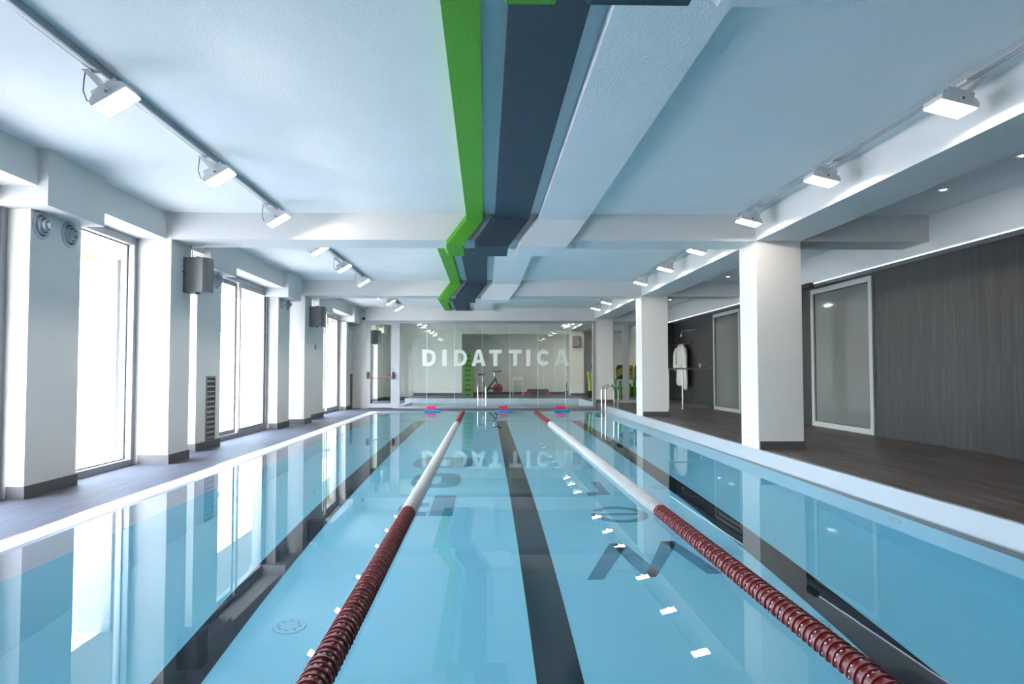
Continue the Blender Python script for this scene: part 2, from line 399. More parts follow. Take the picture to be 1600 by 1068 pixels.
# left wall: lintel, downstand boxes, panels
m = MB(); m.box(-4.6, -3.91, YN, YF + 1.6, ZB + 0.004, ZC)
PAN = [(-2.86, 0.9), (3.3, 4.1), (6.12, 6.88), (9.66, 10.53), (13.42, 14.2), (15.9, 17.2), (20.0, 22.0), (23.9, 24.6), (25.8, 27.2)]
for a, b in PAN:
    m.box(-4.5, -3.82, a - 0.13 if a < 20 else a, b if a < 20 else b, 2.57, ZC)
    m.box(-4.5, XP, a, b, 0, 2.6)
m.box(-4.05, -3.62, YG + 0.0, YG + 0.2, 0, 2.72)
S(m.build('wall_left', WHITE), 'white wall piers and lintels between the windows')
for a, b in PAN: S(box('baseboard_left', SKIRT, -4.2, XP + 0.013, a - 0.013, b + 0.013, 0, 0.11))

# left glazing
WIN = [(0.9, 2.15, 1), (2.71, 3.3, 1), (4.1, 6.12, 2), (6.88, 8.39, 1), (8.95, 9.66, 1), (10.53, 13.42, 2), (14.2, 14.62, 1), (15.18, 15.9, 1), (17.2, 20.0, 2), (22.0, 23.9, 2), (24.6, 25.8, 1)]
for n, (a, b, k) in enumerate(WIN):
    e = bpy.data.objects.new('window_%d' % (n+1), None); C.objects.link(e); e.location = (XG, (a+b)/2, 0)
    S(e, {1: 'tall grey framed floor to ceiling window', 2: 'tall sliding window with two grey framed sashes'}[k])
    m = MB(); W = (b-a)/2; fr = 0.055
    m.box(-0.12, 0, -W, -W+fr, 0, ZB); m.box(-0.12, 0, W-fr-0.02, W, 0, ZB); m.box(-0.12, 0, -W+fr, W-fr-0.02, 0, 0.07); m.box(-0.12, 0, -W+fr, W-fr-0.02, ZB-0.09, ZB+0.004)
    m.build('window_frame', ALU, e)
    cuts = [-W+fr, W-fr-0.02] if k == 1 else [-W+fr, -0.02, W-fr-0.02]
    for j in range(len(cuts)-1):
        c0, c1 = cuts[j], cuts[j+1]; ox = -0.07 if j == 0 else -0.02
        if k == 2:
            s_ = MB(); q = 0.05
            s_.box(ox-0.03, ox, c0, c0+q, 0.07, ZB-0.09); s_.box(ox-0.03, ox, c1-q, c1, 0.07, ZB-0.09); s_.box(ox-0.03, ox, c0+q, c1-q, 0.07, 0.07+q); s_.box(ox-0.03, ox, c0+q, c1-q, ZB-0.09-q, ZB-0.09)
            s_.build('sash_frame', ALU, e)
        else: q = 0.0
        g = MB(); g.box(ox-0.015, ox-0.003, c0+q-.002, c0+q+0.012, 0.07+q, ZB-0.09-q); g.box(ox-0.015, ox-0.003, c1-q-0.012, c1-q+.002, 0.07+q, ZB-0.09-q)
        g.box(ox-0.015, ox-0.003, c0+q, c1-q, 0.068+q, 0.08+q); g.box(ox-0.015, ox-0.003, c0+q, c1-q, ZB-0.1-q, ZB-0.088-q)
        g.build('gasket', GASKET, e)
        gl = MB(); gl.quad([(ox-0.01, c0+q, 0.07+q), (ox-0.01, c1-q, 0.07+q), (ox-0.01, c1-q, ZB-0.09-q), (ox-0.01, c0+q, ZB-0.09-q)])
        gl.build('glass_pane', GLASSW, e)

# ---- ceiling bands
def band(name, mat, x0, x1, lab):
    m = MB(); TH = 0.09
    zc0, zu = ZC - TH, ZB - TH
    def sec(y, z, sh, nz):  # cross-section ring at y/z
        return (y, z, sh)
    sh = 0.26
    path = []
    sft = 0.315
    # list of (y, z, shift) of the band's visible face
    yb = COLY[0]
    path.append((YN, zc0, 0.52)); path.append((yb - 0.08, zc0, 0.52)); path.append((yb - 0.08, zu, sft)); path.append((yb + 0.64, zu, sft)); path.append((yb + 0.64, zc0, 0.0))
    for k, yb in enumerate(COLY[1:3]):
        o0 = -0.5 * k
        path += [(yb - 0.08, zc0, o0), (yb - 0.08, zu, o0 - 0.25), (yb + 0.64, zu, o0 - 0.25), (yb + 0.64, zc0, o0 - 0.5)]
    path.append((YG - 0.02, zc0, -1.0))
    # back points (touching ceiling/beam)
    back = []
    for (y, z, s_) in path: back.append((y, z, s_))
    bm = m.bm
    rows = []
    n = len(path)
    for i, (y, z, s_) in enumerate(path):
        # offset towards the carrying surface
        if z == zc0:
            yy = y; zz = ZC + 0.01
            if i > 0 and path[i-1][1] == zu: yy = y - 0.09
            if i < n-1 and path[i+1][1] == zu: yy = y + 0.09
        else:
            zz = ZB + 0.01
            if path[i-1][1] == zc0: yy = y + 0.09
            else: yy = y - 0.09
        rows.append((bm.verts.new((x0+s_, y, z)), bm.verts.new((x1+s_, y, z)), bm.verts.new((x1+s_, yy, zz)), bm.verts.new((x0+s_, yy, zz))))
    for a, b in zip(rows, rows[1:]):
        for k in range(4): m._f([a[k], a[(k+1) % 4], b[(k+1) % 4], b[k]], 0)
    m._f(rows[0][::-1], 0); m._f(rows[-1], 0)
    o = m.build(name, mat); return tag(o, lab, 'ceiling band', 'painted bands along the ceiling')
band('ceiling_band', GREEN, -0.228, -0.025, 'narrow bright green raised band zigzagging over the ceiling beams')
band('ceiling_band', NAVY, 0.12, 0.535, 'wide dark slate blue raised band zigzagging over the ceiling beams')
band('ceiling_band', BANDW, 0.657, 1.253, 'widest band, white, raised on the ceiling right of the dark one')

# ---- floodlights on tracks
def make_flood():
    t = thing('floodlight', '', 'floodlight')
    # local: lamp hangs under the track at origin (z=0 at track underside), faces -z tilted to +x
    def prof(u, v, w): return (u, w, v)
    W = 0.097
    a = MB(); P = []
    for k in range(11):
        q = k/10; P.append((-0.125 + 0.25*q, 0.085*sin(pi*(0.12+0.76*q)) ** 0.8))
    P = [(-0.125, 0.0)] + P + [(0.125, 0.0)]
    a.prism(P, prof, -W, W)
    a.box(-0.03, 0.05, -0.06, 0.06, 0.07, 0.10)
    head = a.build('housing', LAMPBODY, t, bevel=0.004)
    ln = MB(); ln.box(-0.118, 0.118, -W + 0.006, W - 0.006, -0.006, -0.001); ln.build('lens', LENS, head)
    for k in range(4):
        MB().box(-0.09, 0.09, -0.075 + k*0.05, -0.070 + k*0.05, 0.075, 0.10).build('cooling_fin', LAMPBODY, head)
    return t, head
flood, head = make_flood()
head.location = (0.11, 0, -0.165); head.rotation_euler = (0, R(-31), 0)
sp = bpy.data.lights.new('lamp', 'SPOT'); sp.energy = 17.0; sp.spot_size = R(177); sp.spot_blend = 0.22; sp.shadow_soft_size = 0.012; sp.color = (1.0, 0.90, 0.78)
so_ = bpy.data.objects.new('lamp', sp); C.objects.link(so_); so_.parent = head; so_.location = (0, 0, -0.04); so_.rotation_euler = (0, R(4), 0)
b = MB()
for s_ in (-1, 1):
    y = s_*0.112
    b.prism([(-0.05, 0.0), (-0.01, 0.0), (0.115, -0.125), (0.115, -0.155), (0.092, -0.15)], lambda u, v, w: (u, w, v), y-0.003, y+0.003)
b.box(-0.05, -0.02, -0.115, 0.115, -0.006, 0.0); b.box(-0.055, 0.03, -0.05, 0.05, 0.0, 0.012)
b.build('bracket', LAMPBODY, flood)
for s_ in (-1, 1): MB().lathe([(0, 0.006*s_), (0.011, 0.006*s_), (0.011, -0.002*s_)], (0.104, s_*0.116, -0.14), 'y', 10).build('knob', GREYBOX, flood)
b = MB(); b.tube([(-0.04, -0.09, 0), (-0.045, -0.095, -0.06), (-0.05, -0.092, -0.13), (-0.03, -0.085, -0.19), (0.0, -0.075, -0.20)], 0.004, 6); b.build('cable', DGREY, flood, smooth=True)
tracks = [(2.85, 8.30), (9.06, 14.52), (15.28, 20.0), (21.6, 26.4)]
trl = ['nearest', 'second', 'third', 'farthest']
XTL, XTR = -2.47, 3.16
for i, (a, b_) in enumerate(tracks):
    if i == 0: a = -1.0
    for side, xt in (('window', XTL), ('column', XTR)):
        if i == 3 and side == 'window': continue
        t = thing('light_track', '%s grey ceiling light track on the %s side, running away from the camera' % (trl[i], side), 'light track', (xt, a, ZC))
        L_ = b_ - a
        m = MB(); m.box(-0.028, 0.028, 0, L_, -0.05, 0); m.build('rail', TRACK, t, bevel=0.004)
        m = MB(); m.box(-0.008, 0.008, 0.05, L_-0.05, -0.0505, -0.046); m.build('slot', LAMPBODY, t)
        for q in (-0.012, L_): MB().box(-0.031, 0.031, q, q+0.012, -0.053, 0.0).build('end_cap', TRACK, t)
FY = [(4.36, 6.08, 7.80), (9.75, 11.45, 13.3), (15.6, 17.1, 18.75), (22.6, 24.2, 25.6)]
ords = ['nearest', 'middle', 'farthest']
bays = ['before the first cross beam', 'between the first and second cross beams', 'past the second cross beam', 'behind the glass partition']
first = True
for i, row in enumerate(FY):
    for side, xt in (('window', XTL), ('column', XTR)):
        if i == 3 and side == 'window': continue
        for k, y in enumerate(row):
            lab = '%s floodlight on the %s side track %s' % (ords[k], side, bays[i])
            loc = (xt, y, ZC - 0.0635); rot = (0, 0, 0 if side == 'window' else pi)
            if first: o = flood; o.location = loc; o.rotation_euler = rot; o['label'] = lab; o['group'] = 'floodlights on the ceiling tracks'; first = False
            else:
                o = dup(flood, loc, lab, rot)
            if side == 'column':   # these heads hang almost level
                for ch in o.children:
                    if ch.name.startswith('housing'):
                        ch.rotation_euler = (0, R(-14), 0)
                        for g in ch.children:
                            if g.type == 'LIGHT': g.rotation_euler = (0, R(20), 0)

# ---- recessed downlights
def downlight(x, y, lab):
    t = thing('downlight', lab, 'downlight', (x, y, ZC), 'small recessed spots over the right deck')
    MB().lathe([(0.030, -0.001), (0.045, -0.006), (0.052, -0.006), (0.056, 0.0)], seg=24).build('rim', CHROME, t, smooth=True)
    MB().lathe([(0, -0.003), (0.030, -0.003), (0.030, 0.0)], seg=20).build('lens', SPOTL, t)
for x, y, lab in ((4.86, 6.01, 'recessed spot in the right deck ceiling cut by the picture edge'), (4.92, 7.17, 'small recessed spot in the right deck ceiling above the dark clad wall'), (5.0, 13.9, 'small recessed spot between the first two right columns'), (5.03, 18.43, 'farthest small recessed spot, right of the second column')):
    downlight(x, y, lab)
tag(box('light_strip', LED, 5.562, 5.578, YN, YG + 0.1, 2.602, 2.611), 'thin cold white light strip along the top of the dark wall', 'light strip')
t = thing('sensor_box', 'small black box on the wall above the white framed door', 'sensor', (5.56, 11.6, 2.58))
MB().box(-0.07, 0.02, -0.18, 0.18, -0.045, 0.045).build('case', BLACK, t, bevel=0.006)
MB().box(-0.075, -0.07, -0.15, 0.15, -0.03, 0.03).build('front_window', GASKET, t)
t = thing('security_camera', 'small black camera at the top left corner of the glass partition', 'camera', (-3.70, 20.86, 2.73))
MB().lathe([(0, -0.04), (0.03, -0.035), (0.045, 0.0), (0.04, 0.03), (0, 0.03)], axis='y', seg=16).build('dome', BLACK, t, smooth=True)
MB().box(-0.02, 0.02, 0.0, 0.05, -0.015, 0.015).build('mount', BLACK, t)

# ---- wall doors
for n, (a, b_) in enumerate(DR):
    e = bpy.data.objects.new('door_%d' % (n+1), None); C.objects.link(e); e.location = (XW, (a+b_)/2, ZD)
    S(e, ['wide white framed frosted glass door right of the nearest column', 'white framed frosted glass door between the two right columns'][n])
    W = (b_-a)/2; H_ = 2.575 - ZD; m = MB(); q = 0.095
    m.box(-0.03, 0.06, -W, -W+q, 0, H_); m.box(-0.03, 0.06, W-q, W, 0, H_); m.box(-0.03, 0.06, -W+q, W-q, 0, 0.085); m.box(-0.03, 0.06, -W+q, W-q, H_-0.085, H_)
    m.build('door_frame', WFRAME, e, bevel=0.003)
    m = MB(); m.box(-0.008, 0.004, -W+q, -W+q+0.014, 0.085, H_-0.085); m.box(-0.008, 0.004, W-q-0.014, W-q, 0.085, H_-0.085); m.box(-0.008, 0.004, -W+q, W-q, H_-0.1, H_-0.085); m.box(-0.008, 0.004, -W+q, W-q, 0.085, 0.095)
    m.build('gasket', GASKET, e)
    MB().box(0.0, 0.012, -W+q, W-q, 0.085, H_-0.085).build('frosted_pane', FROST, e)

# ---- glass partition with lettering
e = bpy.data.objects.new('window_12', None); C.objects.link(e); e.location = (0, YG, 0); S(e, 'glass partition with white lettering at the far end')
m = MB()
gx0, gx1, gt = -2.60, 3.37, 2.675
m.box(-3.64, -3.56, -0.03, 0.05, 0, gt); m.box(-2.80, gx0, -0.03, 0.05, 0, gt); m.box(3.30, 3.37, -0.03, 0.05, 0, gt)
m.box(-3.56, -2.80, -0.03, 0.05, gt-0.07, gt); m.box(gx0, 3.30, -0.03, 0.05, gt-0.09, gt); m.box(gx0, 3.30, -0.03, 0.05, 0, 0.06)
m.build('window_frame', ALU, e)
xs = [gx0, -1.78, -0.93, -0.09, 0.76, 1.62, 2.46, 3.30]
for a, b_ in zip(xs, xs[1:]):
    g = MB(); g.quad([(a+.003, 0.01, 0.06), (b_-.003, 0.01, 0.06), (b_-.003, 0.01, gt-0.09), (a+.003, 0.01, gt-0.09)]); g.build('glass_pane', GLASSP, e)
g = MB()
for x in xs[1:-1]: g.box(x-0.004, x+0.004, -0.006, 0.02, 0.06, gt-0.09)
g.build('glass_joint', EDGE, e)
# letters, drawn as strokes in the x-z plane
LW = 0.115; LH = 0.50; z0 = 1.287
def Lq(mb, poly, y=0.004): mb.prism(poly, lambda u, v, w: (u, w, v), y-0.0015, y)
def rect(mb, x0, x1, a, b_): Lq(mb, [(x0, a), (x1, a), (x1, b_), (x0, b_)])
def arc(mb, cx, cz, rx, rz, w, a0, a1, seg=20):
    for k in range(seg):
        t0, t1 = R(a0+(a1-a0)*k/seg), R(a0+(a1-a0)*(k+1)/seg)
        Lq(mb, [(cx+rx*cos(t0), cz+rz*sin(t0)), (cx+rx*cos(t1), cz+rz*sin(t1)), (cx+(rx-w)*cos(t1), cz+(rz-w)*sin(t1)), (cx+(rx-w)*cos(t0), cz+(rz-w)*sin(t0))])
def px2x(px): return (px - 758.5) / 1067 * YG * 1.0005 + 0.012
def letter(ch, pa, pb):
    a, b_ = px2x(pa), px2x(pb); mb = MB(); w = LW; zt = z0 + LH
    if ch == 'D':
        rect(mb, a, a+w, z0, zt); c = a + (b_-a)*0.5
        rect(mb, a+w, c, z0, z0+w*0.9); rect(mb, a+w, c, zt-w*0.9, zt); arc(mb, c, z0+LH/2, b_-c, LH/2, w*0.95, -90, 90)
    if ch == 'I': rect(mb, a, b_, z0, zt)
    if ch == 'T': rect(mb, a, b_, zt-w, zt); c = (a+b_)/2; rect(mb, c-w/2-.005, c+w/2+.005, z0, zt-w)
    if ch == 'A':
        c = (a+b_)/2; h = 0.065
        Lq(mb, [(a, z0), (a+w*1.1, z0), (c, zt-0.10), (c, zt), (c-h, zt)]); Lq(mb, [(b_, z0), (c+h, zt), (c, zt), (c, zt-0.10), (b_-w*1.1, z0)])
        Lq(mb, [(c-0.115, z0+0.10), (c+0.115, z0+0.10), (c+0.085, z0+0.19), (c-0.085, z0+0.19)], 0.0035)
    if ch == 'C': arc(mb, (a+b_)/2+0.01, z0+LH/2, (b_-a)/2, LH/2, w, 38, 322, 30)
    o = mb.build('letter_%s' % ch.lower(), LETTER, e); o['label'] = 'frosted white letter %s' % ch
for ch, pa, pb in (('D', 660, 681), ('I', 691, 698), ('D', 709, 729.5), ('A', 736.5, 759), ('T', 764, 784), ('T', 794.5, 815), ('I', 822, 828.5), ('C', 838, 859.5), ('A', 866, 889)): letter(ch, pa, pb)
# glass door in the partition
d = bpy.data.objects.new('door_3', None); C.objects.link(d); d.location = (-3.56, YG, 0); S(d, 'grey framed glass exit door with red push bar left of the lettered glass')
m = MB(); m.box(0.0, 0.07, -0.035, 0.02, 0.02, 2.6); m.box(0.69, 0.76, -0.035, 0.02, 0.02, 2.6); m.box(0.07, 0.69, -0.035, 0.02, 0.02, 0.15); m.box(0.07, 0.69, -0.035, 0.02, 2.54, 2.6)
m.build('door_frame', ALU, d)
m = MB(); m.quad([(0.07, 0, 0.15), (0.69, 0, 0.15), (0.69, 0, 2.54), (0.07, 0, 2.54)]); m.build('glass_pane', GLASSP, d)
m = MB(); m.box(0.07, 0.08, -0.037, -0.03, 0.15, 2.54); m.box(0.68, 0.69, -0.037, -0.03, 0.15, 2.54); m.box(0.07, 0.69, -0.037, -0.03, 2.53, 2.54); m.box(0.07, 0.69, -0.037, -0.03, 0.15, 0.16); m.build('gasket', GASKET, d)
pb_ = MB(); pb_.tube([(0.0, -0.13, 0.92), (0.76, -0.13, 0.92)], 0.016, 10); pb = pb_.build('push_bar', REDBAR, d, smooth=True)
for x in (0.0, 0.76):
    m = MB(); m.box(x-0.035, x+0.035, -0.10, -0.03, 0.93, 1.11); m.box(x-0.02, x+0.02, -0.15, -0.05, 0.89, 0.96); m.build('bar_mount', BLACK, d, bevel=0.012)
m = MB(); m.box(0.66, 0.67, -0.08, -0.03, 1.0, 1.02); m.box(0.60, 0.67, -0.09, -0.07, 1.0, 1.02); m.build('door_handle', BLACK, d)
# partition continuing over the right deck
e = bpy.data.objects.new('window_13', None); C.objects.link(e); e.location = (0, YG + 0.05, ZD); S(e, 'grey framed glass doors at the end of the raised deck')
m = MB(); H_ = 2.5
m.box(3.94, 5.05, -0.03, 0.05, H_-0.12, H_); m.box(3.94, 5.05, -0.03, 0.05, 0, 0.09)
m.box(3.94, 3.97, -0.03, 0.05, 0.09, H_-0.12); m.box(4.24, 4.42, -0.03, 0.05, 0.09, H_-0.12); m.box(4.95, 5.05, -0.03, 0.05, 0.09, H_-0.12); m.build('window_frame', GALU, e)
for a, b_ in ((3.97, 4.24), (4.42, 4.95)):
    g = MB(); g.quad([(a, 0.01, 0.09), (b_, 0.01, 0.09), (b_, 0.01, H_-0.12), (a, 0.01, H_-0.12)]); g.build('glass_pane', GLASSP, e)
m = MB(); m.tube([(4.38, -0.03, 0.95), (4.38, -0.08, 0.95), (4.50, -0.08, 0.95)], 0.009, 8); m.build('door_handle', STEEL, e, smooth=True)

# ---- round air vents on the left wall panels
def vent(y, z, lab, x=XP, first=[None]):
    if first[0] is None:
        t = thing('air_vent', lab, 'air vent', (x, y, z), 'round nozzle vents high on the window wall')
        MB().lathe([(0.128, 0.0), (0.126, 0.010), (0.100, 0.014), (0.094, 0.006), (0.094, 0.0)], axis='x', seg=36).build('flange', VENT, t, smooth=True)
        MB().lathe([(0, 0.001), (0.094, 0.001)], axis='x', seg=36).build('opening_shade', VENTD, t)  # flat dark disc, the shade of the vent's depth painted as colour
        for r, h in ((0.076, 0.035), (0.050, 0.065)):
            MB().lathe([(r+0.008, 0.002), (r+0.006, h*0.5), (r, h), (r-0.008, h), (r-0.010, h*0.5), (r-0.006, 0.002)], axis='x', seg=32).build('ring', VENT, t, smooth=True)
        MB().lathe([(0.030, 0.002), (0.030, 0.085), (0.026, 0.095), (0, 0.095)], axis='x', seg=28).build('nozzle', VENT, t, smooth=True)
        first[0] = t; return t
    return dup(first[0], (x, y, z), lab)
vent(6.27, 2.45, 'round white air vent, left one of the nearest pair')
vent(6.69, 2.45, 'round white air vent, right one of the nearest pair')
vent(9.85, 2.49, 'round air vent hidden partly behind the nearest grey wall box')
vent(10.35, 2.49, 'single round air vent just right of the nearest grey wall box')
vent(13.62, 2.49, 'left one of the two round air vents right of the tall sliding window')
vent(14.02, 2.49, 'right one of the two round air vents right of the tall sliding window')
vent(20.40, 2.48, 'left one of the two small far vents beside the exit door')
vent(20.78, 2.48, 'right one of the two small far vents beside the exit door')
for y in (22.9-0.5, 24.1, 24.4): vent(y if y > 23 else 21.6, 2.45, {True: 'small round vent seen through the exit door glass, pier at %s' % ('left' if y < 24.2 else 'right')}.get(y > 23, 'small round vent seen through the exit door glass, nearest one'))

# ---- vertical grilles
def grille(y, lab, x=XP):
    t = thing('wall_grille', lab, 'grille', (x, y, 0.10), 'tall louvred grilles low on the window wall')
    m = MB(); w, h, q = 0.165, 0.95, 0.025
    m.box(0, 0.012, -w, -w+q, 0, h); m.box(0, 0.012, w-q, w, 0, h); m.box(0, 0.012, -w+q, w-q, 0, q); m.box(0, 0.012, -w+q, w-q, h-q, h); m.box(0.0, 0.003, -w+q, w-q, q, h-q, 1)
    m.build('grille_frame', [GREYBOX, VENTD], t)
    for k in range(12):
        z = 0.035 + k*0.0745
        m = MB(); m.prism([(0.004, z), (0.014, z+0.004), (0.014, z+0.012), (0.004, z+0.034)], lambda u, v, w_: (u, w_, v), -w+q, w-q); m.build('louvre', GREYBOX, t)
grille(10.17, 'tall dark louvred grille low on the pier left of the sliding window')
grille(20.75, 'far narrow louvred grille low on the pier beside the exit door', -4.048)

# ---- grey wall boxes (air heaters) on the columns
def heater():
    t = thing('wall_heater', '', 'wall heater')
    # origin on column face; +x to the pool, faces +y slightly
    m = MB(); m.prism([(0.0, -0.09), (0.035, -0.10), (0.035, 0.13), (0.0, 0.13)], lambda u, v, w: (u, v, w), -0.225, 0.225); m.build('back_plate', DGREY, t, bevel=0.004)
    m = MB(); m.prism([(0.036, -0.10), (0.255, -0.10), (0.305, -0.05), (0.315, 0.10), (0.30, 0.14), (0.036, 0.14)], lambda u, v, w: (u, v, w), -0.222, 0.222); m.build('case', GREYBOX, t, bevel=0.008)
    m = MB(); m.prism([(0.268, -0.092), (0.300, -0.062), (0.303, -0.067), (0.272, -0.097)], lambda u, v, w: (u, v, w), -0.19, 0.19); m.build('side_grille', DGREY, t)
    for s_ in (-1, 1):
        m = MB(); m.lathe([(0, 0.0), (0.028, 0.0), (0.028, 0.016*s_), (0.018, 0.022*s_), (0, 0.022*s_)], (0.15, 0.0, 0.222*s_), 'z', 16); m.build('knob', DGREY, t, smooth=True)
    MB().lathe([(0, -0.004), (0.010, -0.004), (0.010, 0)], (0.036, -0.10, 0.0), 'y', 10).build('lock', BLACK, t)
    m = MB(); m.tube([(0.0, -0.11, 0.03), (0.03, -0.11, 0.045)], 0.005, 6); m.build('catch', BLACK, t)
    m = MB(); m.tube([(0.085, 0.0, 0.22), (0.075, 0.0, 0.32), (0.06, 0.0, 0.39)], 0.004, 6); m.build('cable', DGREY, t, smooth=True)
    return t
h0 = heater(); h0.location = (XL, 8.80, 2.35); h0['label'] = 'nearest grey boxed heater on the first window side column'; h0['group'] = 'grey wall heaters on the columns'
dup(h0, (XL, 15.06, 2.32), 'second grey boxed heater on the column before the far window')
dup(h0, (-3.72, 22.3, 2.23), 'grey boxed heater seen through the exit door glass')
dup(h0, (XR + 0.1, 27.0, 2.30), 'grey boxed heater on the column behind the glass partition')
t = thing('wall_socket', 'small grey socket plate on the narrow pier under the second heater', 'socket', (XP, 16.35, 1.70))
MB().box(0, 0.012, -0.045, 0.045, -0.06, 0.06).build('plate', GREYBOX, t, bevel=0.003); MB().box(0.012, 0.018, -0.02, 0.02, -0.025, 0.025).build('rocker', DGREY, t)
for z, lab in ((1.18, 'upper small white socket beside the far grille'), (0.62, 'lower small grey socket beside the far grille')):
    t = thing('wall_socket', lab, 'socket', (XP, 21.1 if z < 1 else 21.0, z)); t.location.y = 20.5 if False else t.location.y - 0.1 - 0.0
    t.location.y = 20.55 if z > 1 else 20.5
    MB().box(0, 0.012, -0.05, 0.05, -0.04, 0.04).build('plate', VENT, t, bevel=0.003); MB().box(0.012, 0.016, -0.02, 0.02, -0.02, 0.02).build('rocker', GREYBOX, t)

# ---- lane ropes
def disc_mesh(kind):
    m = MB()
    if kind == 'r':   # red with ring of pale holes / plain alternate handled by 'q'
        m.lathe([(0.010, -0.0245), (0.0545, -0.0245), (0.055, 0.014)], axis='y', seg=20, m=0)
        m.lathe([(0.055, 0.014), (0.0600, 0.0145), (0.0610, 0.018), (0.0600, 0.0225), (0.055, 0.0235), (0.055, 0.0245), (0.010, 0.0245)], axis='y', seg=28, m=1)
        for k in range(16):
            a = 2*pi*k/16
            if k % 4 == 3: continue
            c = Vector((0.0556*cos(a), 0, 0.0556*sin(a))); u = Vector((-sin(a), 0, cos(a)))
            vs = [m.bm.verts.new(c + u*0.0048*cos(q) + Vector((0, 0.004, 0)) + Vector((0, 0.0048*sin(q), 0))) for q in [2*pi*j/8 for j in range(8)]]
            f_ = m._f(vs, 2)
    if kind == 'q':
        m.lathe([(0.010, -0.0245), (0.0535, -0.0245), (0.054, 0.014)], axis='y', seg=20, m=0)
        m.lathe([(0.054, 0.014), (0.0600, 0.0145), (0.0610, 0.018), (0.0600, 0.0225), (0.054, 0.0235), (0.054, 0.0245), (0.010, 0.0245)], axis='y', seg=28, m=1)
        for k in range(8):
            a = 2*pi*k/8 + 0.2; c = Vector((0.0547*cos(a), 0, 0.0547*sin(a))); u = Vector((-sin(a), 0, cos(a)))*0.0015
            m._f([m.bm.verts.new(c + q) for q in (u + Vector((0, -0.022, 0)), -u + Vector((0, -0.022, 0)), -u + Vector((0, 0.010, 0)), u + Vector((0, 0.010, 0)))], 1)
    if kind == 'w':
        m.lathe([(0.010, -0.0245), (0.054, -0.0245), (0.054, 0.0)], axis='y', seg=18, m=0)
        m.lathe([(0.054, 0.0), (0.060, 0.001), (0.0615, 0.008), (0.060, 0.018), (0.054, 0.020), (0.054, 0.0245), (0.010, 0.0245)], axis='y', seg=24, m=1)
    me = bpy.data.meshes.new('float_disc')
    bmesh.ops.recalc_face_normals(m.bm, faces=[f_ for f_ in m.bm.faces if f_.material_index < 2]); m.bm.to_mesh(me); m.bm.free()
    for x in ((ROPER, ROPERIM, DOT) if kind in 'rq' else (ROPEHUBW, ROPEW, DOT)): me.materials.append(x)
    for p_ in me.polygons: p_.use_smooth = True
    try: me.set_sharp_from_angle(angle=R(35))
    except Exception: pass
    return me
DM = {k: disc_mesh(k) for k in 'rqw'}
def rope(x, lab):
    t = thing('lane_rope', lab, 'lane rope', (x, 0, 0.008), 'floating lane ropes')
    MB().tube([(0, -0.55, 0), (0, YE, 0)], 0.006, 8).build('cable', STEEL, t, smooth=True)
    MB().lathe([(0, -0.05), (0.02, -0.045), (0.02, 0.045), (0, 0.05)], (0, YE - 0.10, 0), 'y', 12).build('tensioner', CHROME, t, smooth=True)
    P = 0.0495; n0 = int((2.15 + 0.4) / P); rest = bmesh.new()
    N = int((18.75 + 0.4) / P)
    for k in range(N):
        y = -0.4 + k*P
        red = y < 5.42 or y > 14.5
        key = 'w' if not red else ('r' if k % 2 else 'q')
        if n0 <= k < n0 + 100:
            o = bpy.data.objects.new('float_disc', DM[key]); C.objects.link(o); o.parent = t; o.location = (0, y, 0); o.rotation_euler.y = random.random()*6
        else:
            bm2 = bmesh.new(); bm2.from_mesh(DM[key]); bmesh.ops.translate(bm2, verts=bm2.verts[:], vec=(0, y, 0))
            tmp = bpy.data.meshes.new('tmp'); bm2.to_mesh(tmp); bm2.free()
            nf = len(rest.faces); rest.from_mesh(tmp); rest.faces.ensure_lookup_table()
            if key == 'w':
                for i in range(nf, len(rest.faces)): rest.faces[i].material_index += 3
            bpy.data.meshes.remove(tmp)
    me = bpy.data.meshes.new('float_discs'); rest.to_mesh(me); rest.free()
    for q in (ROPER, ROPERIM, DOT, ROPEHUBW, ROPEW, DOT): me.materials.append(q)
    o = bpy.data.objects.new('float_discs', me); C.objects.link(o); o.parent = t; o['kind'] = 'stuff'; o['label'] = 'red and white float discs'
    for p_ in me.polygons: p_.use_smooth = True
    try: me.set_sharp_from_angle(angle=R(35))
    except Exception: pass
rope(-0.605, 'left lane rope of red and white discs floating on the water')
rope(1.39, 'right lane rope of red and white discs floating on the water')

# ---- kickboards with red blocks at the far edge
for x, nm in ((-1.50, 'the leftmost, near the exit door'), (0.53, 'the middle one, between the two lane ropes'), (2.14, 'the rightmost, near the ladder')):
    m = MB(); P = [(-0.20, -0.10), (0.08, -0.10), (0.20, -0.06), (0.24, 0.0), (0.20, 0.06), (0.08, 0.10), (-0.20, 0.10)]
    m.prism(P, lambda u, v, w: (u, v, w), 0.0, 0.035)
    o = m.build('kickboard', BLUEF, loc=(x, YE + 0.02, 0.007), bevel=0.012)
    tag(o, 'flat blue kickboard on the far pool edge, %s' % nm, 'kickboard', 'blue kickboards on the far pool edge')
    o = MB().box(-0.125, 0.125, -0.05, 0.05, 0.0, 0.11).build('foam_block', REDF, loc=(x - 0.015, YE + 0.02, 0.042), bevel=0.012)
    tag(o, 'red foam block on a blue kickboard, %s' % nm, 'foam block', 'red foam blocks on the kickboards')

